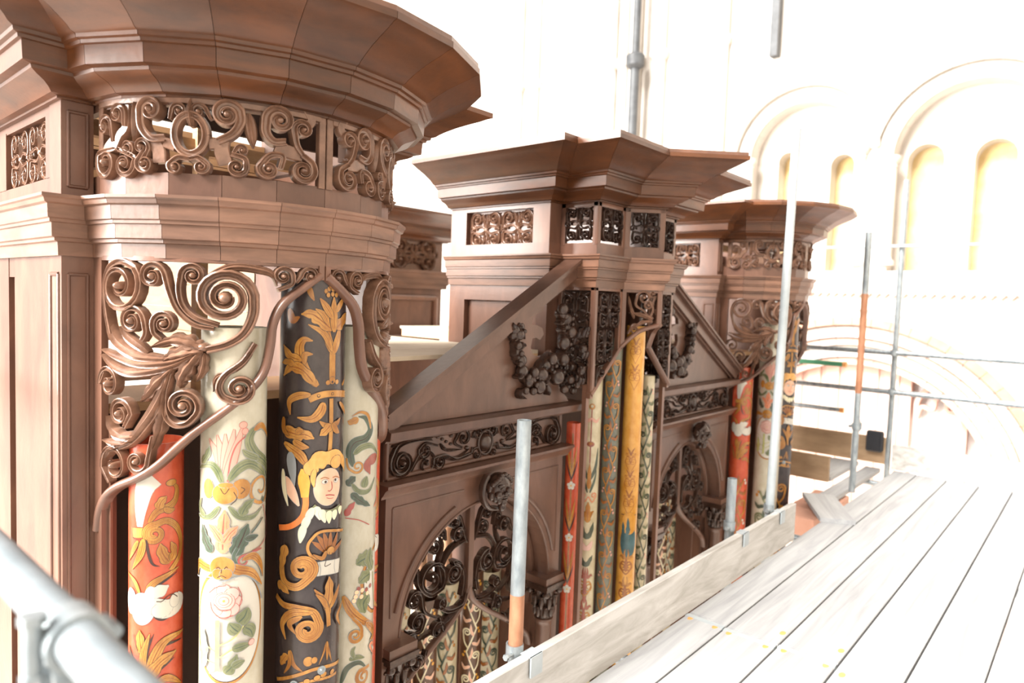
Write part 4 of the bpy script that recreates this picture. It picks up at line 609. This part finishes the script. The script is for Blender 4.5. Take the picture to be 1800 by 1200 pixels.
blk = pipe('black organ pipe painted with ochre scrolls, a crown and a man\'s face', 1.17, 1.826, .096, 1.462, 'blk', G1); paint(blk, .096, lambda p: (p.art(BLACK), tendril(p, rad(-36)*.096, -.9, .06, 86, 330, 'o', 'n', 'o'))); stud(blk, .096, -.092, .228); stud(blk, .096, -.012, .262)
crl = pipe('cream organ pipe painted with a pink rose in a medallion, left of the black pipe', .935, 1.85, .087, 1.30, 'white', G1); paint(crl, .087, lambda p: (p.art(CREAM, okey='g'), tendril(p, rad(-30)*.087, -.9, .04, 78, 320, 'e', 'e2', 'o')))
red = pipe('vermilion organ pipe with white flower beside the near corner post', .785, 2.0, .070, .975, 'redb', G1); paint(red, .070, lambda p: (p.art(REDP), tendril(p, rad(-28)*.070, -.9, .10, 66, 300, 'o', 'n', 'w')))
crr = pipe('cream organ pipe with vine leaf medallion half hidden behind the black pipe', 1.352, 1.875, .087, 1.30, 'white', G1); paint(crr, .087, lambda p: p.art(CRMR, okey='g'))
rdr = copy_tree(red); rdr.location.x = 1.485; rdr['label'] = 'vermilion organ pipe showing as a sliver at the right of the near tower'
for src, lx, ly, lab, rot in ((blk, 1.135, 1.84, 'dark distant organ pipe with ochre scrolls right of the tall white pole', -36), (crl, .935, 1.85, 'distant cream organ pipe with leafy medallion behind the tall white pole', -36), (red, .785, 2.0, 'distant vermilion organ pipe beside the far arched bay', -30)):
    c = copy_tree(src); c.location = (lx+SPAN, ly, ZB); c.rotation_euler.z = rad(rot); c['label'] = lab; c['group'] = G3
UM = rad(-57)
def lines(p, els, u0): p.art([tuple((q[0]+u0*1000, q[1]) if isinstance(q, tuple) else q for q in e) for e in els], ol=.0008)
def yel_art(p):
    u = UM*p.r
    for z in (1150, 1010, 560, 440, 330):
        for s in (1, -1): lines(p, [('S', 'n', 3.2, 1.6*s, (0, z-60), (s*14, z-30), (s*30, z), (s*22, z+30), (s*14, z+8)), ('S', 'n', 3, -1.4*s, (0, z), (s*10, z+30), (s*26, z+52), (s*14, z+44)), ('L', 'n', 6, 0, (0, z+40), (s*8, z+62), (s*20, z+80))], u)
    lines(p, [('O', 'teal', 46, 88, (8, 130)), ('O', 'yel', 44, 60, (8, 230)), ('L', 'teal', 22, 3, (0, 170), (2, 200), (0, 260)), ('L', 'teal', 16, 2, (-24, 170), (-24, 200), (-26, 235)), ('K', 'd', 4, 0, (-40, 275), (48, 275))], u)
    vines(p, u, -.5, 0, 36, 150, 'n', 'o', 'n')
t = pipe('yellow ochre organ pipe standing in the prow of the pointed tower', XM, 1.90, .05, 1.29, 'yel', G2, n=32); paint(t, .05, yel_art)
def mcream(p):
    u = UM*p.r; lines(p, [('O', 'o', 16, 16, (0, 860)), ('O', 'cream', 8, 8, (0, 862)), ('K', 'm', 5, 0, (0, 845), (0, 560)), ('O', 'm', 20, 14, (0, 660)), ('O', 'n', 13, 9, (0, 663))], u)
    for s in (1, -1): lines(p, [('L', 'p2', 14, 2, (0, 800), (s*24, 780), (s*46, 800)), ('L', 'e2', 18, 0, (s*6, 470), (s*34, 540), (s*44, 640)), ('L', 'e2', 12, 0, (s*6, 400), (s*30, 470), (s*40, 520)), ('S', 'c', 6, 1.4*s, (0, 380), (s*20, 350), (s*36, 370), (s*28, 385)), ('L', 'e2', 26, 2, (0, 150), (s*22, 190), (s*34, 240)), ('L', 'p3', 26, 0, (0, 90), (s*18, 110), (s*32, 140)), ('L', 'e2', 24, 2, (0, 0), (s*20, 30), (s*36, 60)), ('L', 'o', 14, 0, (0, 240), (s*20, 290), (s*34, 300))], u)
    lines(p, [('L', 'o', 22, 2, (0, 420), (0, 480), (0, 560)), ('L', 'o', 34, 3, (0, 240), (0, 290), (0, 350)), ('L', 'm', 20, 2, (0, -200), (0, -100), (0, 0))], u)
    vines(p, u, -.5, -.1, 40, 170, 'o', 'm', 'm')
t = pipe('slim cream organ pipe with crimson stem motif left of the yellow pipe', 3.016, 2.043, .05, 1.08, 'cream', G2, n=32); paint(t, .05, mcream)
t = pipe('slate grey organ pipe with ochre tendrils behind the yellow pipe', 3.10, 1.975, .045, 1.22, 'slate', G2, n=32); paint(t, .045, lambda p: tendril(p, UM*p.r, -.5, 1.1, 42, 230, 'o', 'n', 'p2'))
def mred(p):
    u = UM*p.r; lines(p, [('K', 'o', 6, 0, (0, -500), (0, 740)), ('K', 'd', 2, 0, (0, -500), (0, 740))], u)
    for z in (600, 330, 60):
        for s in (1, -1): lines(p, [('L', 'o', 12, 0, (0, z-80), (s*14, z), (s*26, z+70)), ('L', 'd', 8, 0, (0, z-100), (s*20, z-40), (s*32, z))], u)
        lines(p, [('O', 'w', 8.5, 9, (13*sin(a_), z-130+13*cos(a_))) for a_ in (0, 1.26, 2.51, 3.77, 5.03)]+[('O', 'w', 10, 10, (0, z-130)), ('O', 'y', 4, 4, (0, z-130))], u)
t = pipe('thin red organ pipe against the right edge of the near arched bay', 2.835, 2.03, .036, .79, 'redb', G2, n=28); paint(t, .036, mred)
t = pipe('narrow cream organ pipe squeezed right of the yellow pipe', 3.475, 1.975, .037, 1.0, 'cream', G2, n=28); paint(t, .037, lambda p: tendril(p, UM*p.r, -.4, .9, 42, 240, 'e2', 'e', 'p2'))
# pipes seen through the arches
sp = None
for b, xc in enumerate((2.19, 2*XM-2.19)):
    for i in range(6):
        g = ('brn', 'cream', 'brn', 'cream', 'brn', 'cream')[i]; x = xc-.40+i*.16+.10
        if sp is None or i < 2 and b == 0:
            c = pipe('x', x, 2.42+.02*(i % 2), .058, -.03, g, 'painted pipes inside the arches', n=24); u = rad(-42)*.058
            paint(c, .058, (lambda p: tendril(p, u, -.95, -.12, 54, 250, 'f', 'k', 'y')) if g == 'brn' else (lambda p: tendril(p, u, -.95, -.12, 54, 250, 'e2', 'n', 'o')))
            if i == 0: sp = c
            else: sp2 = c
        else: c = copy_tree(sp if g == 'brn' else sp2); c.location.x = x; c.location.y = 2.42+.02*(i % 2); c.location.z = ZB+.03*math.sin(i*2.1)
        c['label'] = ('brown' if g == 'brn' else 'cream')+' ornamented pipe inside the '+('near' if b == 0 else 'far')+' arch, '+('first', 'second', 'third', 'fourth', 'fifth', 'sixth')[i]+' from its left'
        # bare inner pipe standing further back, taller
        q = pipe('plain tan inner pipe behind the '+('near' if b == 0 else 'far')+' arch, '+('first', 'second', 'third', 'fourth', 'fifth', 'sixth')[i]+' from its left', xc-.30+i*.19, 2.75, .035, .62-.05*abs(i-3), 'c2', 'plain inner pipes behind the arches', n=18)
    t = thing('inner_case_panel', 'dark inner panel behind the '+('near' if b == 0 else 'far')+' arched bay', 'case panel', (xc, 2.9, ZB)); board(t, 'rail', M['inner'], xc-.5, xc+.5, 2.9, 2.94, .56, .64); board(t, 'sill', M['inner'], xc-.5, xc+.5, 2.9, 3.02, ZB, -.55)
# ---------------------------------------------------------------- scaffold
TR = .02415
def tube_thing(name, label, a, b, m, cat_='scaffold tube', group='scaffold tubes', n=22, r=TR):
    o = MB().tube(a, b, r, n, hollow=.004).build(name, m, None, 40); return prop(o, label, cat_, group)
# deck of bleached boards; seams run along the bay
edges = [1.368, 1.183, .955, .7225, .496]; k = .496
while k > -1.3: k -= .2295; edges.append(k)
ordn = ('first', 'second', 'third', 'fourth', 'fifth', 'sixth', 'seventh', 'eighth', 'ninth', 'tenth', 'eleventh', 'twelfth')
def deckboard(label, x0, x1, y0, y1, z1=0.0, hoops=(), m='deck', spots=()):
    t = thing('scaffold_board', label, 'scaffold board', (x0, (y0+y1)/2, z1-.038), 'deck boards'); b = .003
    mb = MB(); pr = [(y0, z1-.038), (y1, z1-.038), (y1, z1-b), (y1-b, z1), (y0+b, z1), (y0, z1-b)]
    o = mb.prism(pr, lambda p: (x0, *p), lambda p: (x1, *p)).build('plank', M[m], t, 0)
    for hx in hoops: MB().box(hx-.014, hx+.014, y0-.0005, y1+.0005, z1-.039, z1+.0012).build('end_hoop', M['wpaint'], o, 0)
    for sx, sy in spots: mb = MB(); dome(mb, (0, 0), .022, .012, .0012, lambda s, z, n: (sx+s, sy+z, z1+n), 10, .001); mb.build('orange_paint_spot', M['plast'], o, 0)
    return t
for i in range(len(edges)-1):
    y1, y0 = edges[i]-.004, edges[i+1]+.004; j = 2.875+(.0, -.01, .01, -.02, .0, .02, -.015, .01, 0, 0, 0, 0)[i]; nm = ordn[i]
    deckboard('pale deck board in the foreground, %s row from the toe board' % nm, -1.2, j-.004, y0, y1, 0, (j-.03,) if i < 3 else (), spots=((j-.05, y0+.03), (j-.05, y1-.03)) if i < 4 else ())
    deckboard('pale deck board running to the far end, %s row from the toe board' % nm, j+.004, 6.86-.01*(i % 3), y0, y1, 0, (), spots=((j+.12, y0+.02),) if i in (1, 2) else ())
for x in (.3, 2.4, 4.5, 6.5): tube_thing('transom_tube', 'galvanised tube under the deck near %s' % {.3: 'the camera', 2.4: 'the board joints', 4.5: 'the far tower', 6.5: 'the far end'}[x], (x, -1.6, -.065), (x, 1.55, -.065), M['galv'])
def toeboard(label, p0, p1, z0, h, th, m, bands=True):
    p0 = Vector(p0); p1 = Vector(p1); d = (p1-p0).normalized(); nrm = Vector((-d.y, d.x)); t = thing('toe_board', label, 'toe board', (p0.x, p0.y, z0)); a, b_ = p0+nrm*th, p1+nrm*th; c = .003
    mb = MB(); pr = [(0, z0), (th, z0), (th, z0+h-c), (th-c, z0+h), (c, z0+h), (0, z0+h-c)]
    o = mb.prism(pr, lambda q: (p0.x+nrm.x*q[0], p0.y+nrm.y*q[0], q[1]), lambda q: (p1.x+nrm.x*q[0], p1.y+nrm.y*q[0], q[1])).build('plank', M[m], t, 0); return t
toeboard('long weathered toe board on edge between deck and organ', (-1.0, 1.368), (4.27, 1.368), .0, .225, .034, 'toe')
toeboard('white paint-splashed toe board across the far end of the deck', (6.89, 1.40), (6.89, -1.5), .0, .225, .034, 'toe')
toeboard('brown toe board across the far end beyond the far tower', (6.92, 2.9), (6.92, 1.46), .03, .24, .036, 'oldb')
toeboard('short brown board on edge beside the far tower', (5.93, 2.35), (5.93, 1.66), .0, .21, .036, 'oldb')
for i, (y0, y1) in enumerate(((1.66, 1.88), (1.89, 2.11), (2.12, 2.34))): deckboard('short board behind the far tower, %s from the pole' % ordn[i], 6.0, 6.85, y0, y1, .03)
deckboard('narrow deck board beside the base of the rust-streaked pole', 5.35, 6.85, 1.475, 1.60, .0)
t = thing('loose_plank', 'loose pale plank end lying angled past the toe board', 'plank', (5.1, 1.42, 0)); mb = MB(); mb.box(-.32, .32, -.11, .11, 0, .03); o = mb.build('plank', M['deck'], t, 0, True); t.rotation_euler = (0, 0, rad(28))
for i in range(4):
    o = MB().box(4.95+i*.22, 5.16+i*.22, 1.46, 1.72, -.24, -.05).build('stone_block', M['red'], None, 0); prop(o, ('leftmost red stone block below the far tower', 'second red stone block below the far tower', 'third red stone block below the far tower', 'rightmost red stone block below the far tower')[i], 'stone block', 'red blocks below the far tower')
    o.modifiers.new('edge', 'BEVEL').width = .008
# standards
def clip(label, x, y, z, toward=-1):       # toe-board clip at the foot of a pole
    t = thing('board_clip', label, 'scaffold clip', (x, y, z), 'toe board clips'); mb = MB().tube((x, y, z), (x, y, z+.045), TR+.006, 22, hollow=.006); mb.build('band', M['galv'], t, 40)
    mb = MB(); pr = [(-.012, .0), (.052, .0), (.052, .003), (-.012, .003)]
    mb.box(x-.005, x+.055, 1.358, 1.404, .226, .230); mb.box(x-.005, x+.055, 1.356, 1.362, .16, .230); mb.build('hook_plate', M['wpaint'], t, 0)
    mb = MB().tube((x-.055, y-.012, z+.022), (x-.025, y-.012, z+.022), .006, 8); mb.tube((x-.062, y-.012, z+.022), (x-.052, y-.012, z+.022), .011, 6); mb.build('bolt', M['galv'], t, 30)
YP = 1.434
tube_thing('scaffold_pole', 'short grey scaffold pole standing in front of the near arched bay', (1.715, YP, -.6), (1.722, YP, 1.008), M['galv'])
MB().tube((1.7182, YP, .20), (1.7191, YP, .42), TR+.0006, 22, hollow=.0005).build('rust_stain', M['rust'], bpy.data.objects['scaffold_pole'], 40)
clip('galvanised clip hooking the short grey pole to the toe board', 1.715, YP, .205)
tube_thing('scaffold_pole', 'tall white scaffold pole in front of the far tower', (3.975, YP, -.6), (4.095, YP, 2.45), M['wpaint'])
clip('galvanised clip at the foot of the tall white pole', 3.998, YP, .215)
tube_thing('scaffold_pole', 'very short grey pole stub behind the toe board by the far arched bay', (3.46, YP+.01, -.6), (3.47, YP+.01, .505), M['galv'])
clip('galvanised clip at the foot of the pole stub', 3.4635, YP+.01, .23)
t = thing('scaffold_pole', 'rust-streaked scaffold pole standing at the deck edge past the far tower', 'scaffold tube', (5.755, 1.43, 0), 'scaffold tubes')
for nm, z0, z1, m in (('lower_length', .0, .78, 'galv'), ('rusty_length', .78, 1.55, 'rust'), ('upper_length', 1.55, 2.02, 'galv')): MB().tube((5.755+.004*z0, 1.43, z0), (5.755+.004*z1, 1.43, z1), TR, 22, hollow=.004).build(nm, M[m], t, 40)
tube_thing('scaffold_pole', 'grey corner pole where the end guard rails meet', (6.93, 1.44, -.6), (6.94, 1.44, 2.6), M['galv'])
for z, m, lab in ((1.055, 'galv', 'upper galvanised guard rail across the far end'), (.70, 'galv', 'lower galvanised guard rail across the far end'), (2.01, 'wpaint', 'high pale guard rail across the far end')):
    tube_thing('guard_rail', lab, (6.885, -2, z), (6.885, 2.9, z), M[m], r=TR if z < 2 else .014)
def coupler(label, c, ax1, ax2, m='galv', off=None):
    t = thing('tube_coupler', label, 'coupler', c, 'scaffold couplers'); c = Vector(c); ax1 = Vector(ax1); ax2 = Vector(ax2); nrm = ax1.cross(ax2).normalized(); o1 = nrm*(.024); c1, c2 = c+o1, c-o1
    for cc, ax, sd_ in ((c1, ax1, ax2), (c2, ax2, ax1)):
        mb = MB().tube(cc-ax*.024, cc+ax*.024, TR+.0075, 22, hollow=.007); b = mb.build('saddle', M[m], t, 40)
        f = cc+sd_*(TR+.012); mb = MB(); mb.tube(f-nrm*.026, f+nrm*.026, .009, 12); mb.tube(f+nrm*.026, f+nrm*.036, .013, 6); mb.tube(f-nrm*.034, f-nrm*.026, .012, 6); mb.build('bolt', M[m], b, 30)
        f = cc-sd_*(TR+.010); mb = MB().tube(f-ax*.020, f+ax*.020, .008, 12); mb.build('hinge', M[m], b, 30)
    return t
coupler('coupler joining corner pole and upper end guard rail', (6.91, 1.44, 1.055), (0, 0, 1), (0, 1, 0)); coupler('coupler joining corner pole and lower end guard rail', (6.91, 1.44, .70), (0, 0, 1), (0, 1, 0)); coupler('dirty coupler low on the rust-streaked pole', (5.78, 1.43, .52), (0, 0, 1), (0, 1, 0))
for z, m, lab, x in ((.895, 'green', 'green tube end with orange cap projecting past the far tower', 7.15), (.445, 'galv', 'grey tube end with orange cap projecting past the far tower', 7.15)):
    t = thing('ledger_tube', lab, 'scaffold tube', (x, 1.9, z), 'capped tubes beyond the far tower'); MB().tube((x, 1.92, z), (x, 3.0, z), TR, 18, hollow=.004).build('tube', M[m], t, 40); MB().tube((x, 1.895, z), (x, 1.93, z), TR+.003, 18).build('end_cap', M['plast'], t, 40)
tube_thing('scaffold_pole', 'grey pole behind the far tower carrying the capped tubes', (7.20, 2.6, -6.0), (7.20, 2.6, 1.6), M['galv'])
t = thing('junction_box', 'small dark blue-black box fixed at the deck corner', 'box', (6.887, 1.545, .14)); mb = MB().box(-.03, .0335, -.07, .07, 0, .19); o = mb.build('case', M['black'], t, 0, True); o.modifiers.new('edge', 'BEVEL').width = .012; MB().box(-.034, -.03, -.05, .05, .02, .17).build('lid', M['black'], t, 0, True); t.rotation_euler = (0, 0, 0)
o = tube_thing('guard_rail', 'big blurred white guard rail crossing the bottom left corner', (.232, .25, 1.03), (.232, 3.2, 1.03), M['rail'])
tube_thing('guard_rail', 'stub of white tube clamped under the blurred guard rail', (-.9, .80, .977), (.17, .80, .977), M['rail'])
coupler('blurred double coupler on the white guard rail in the bottom left corner', (.232, .805, 1.004), (0, 1, 0), (-1, 0, 0), 'galv')
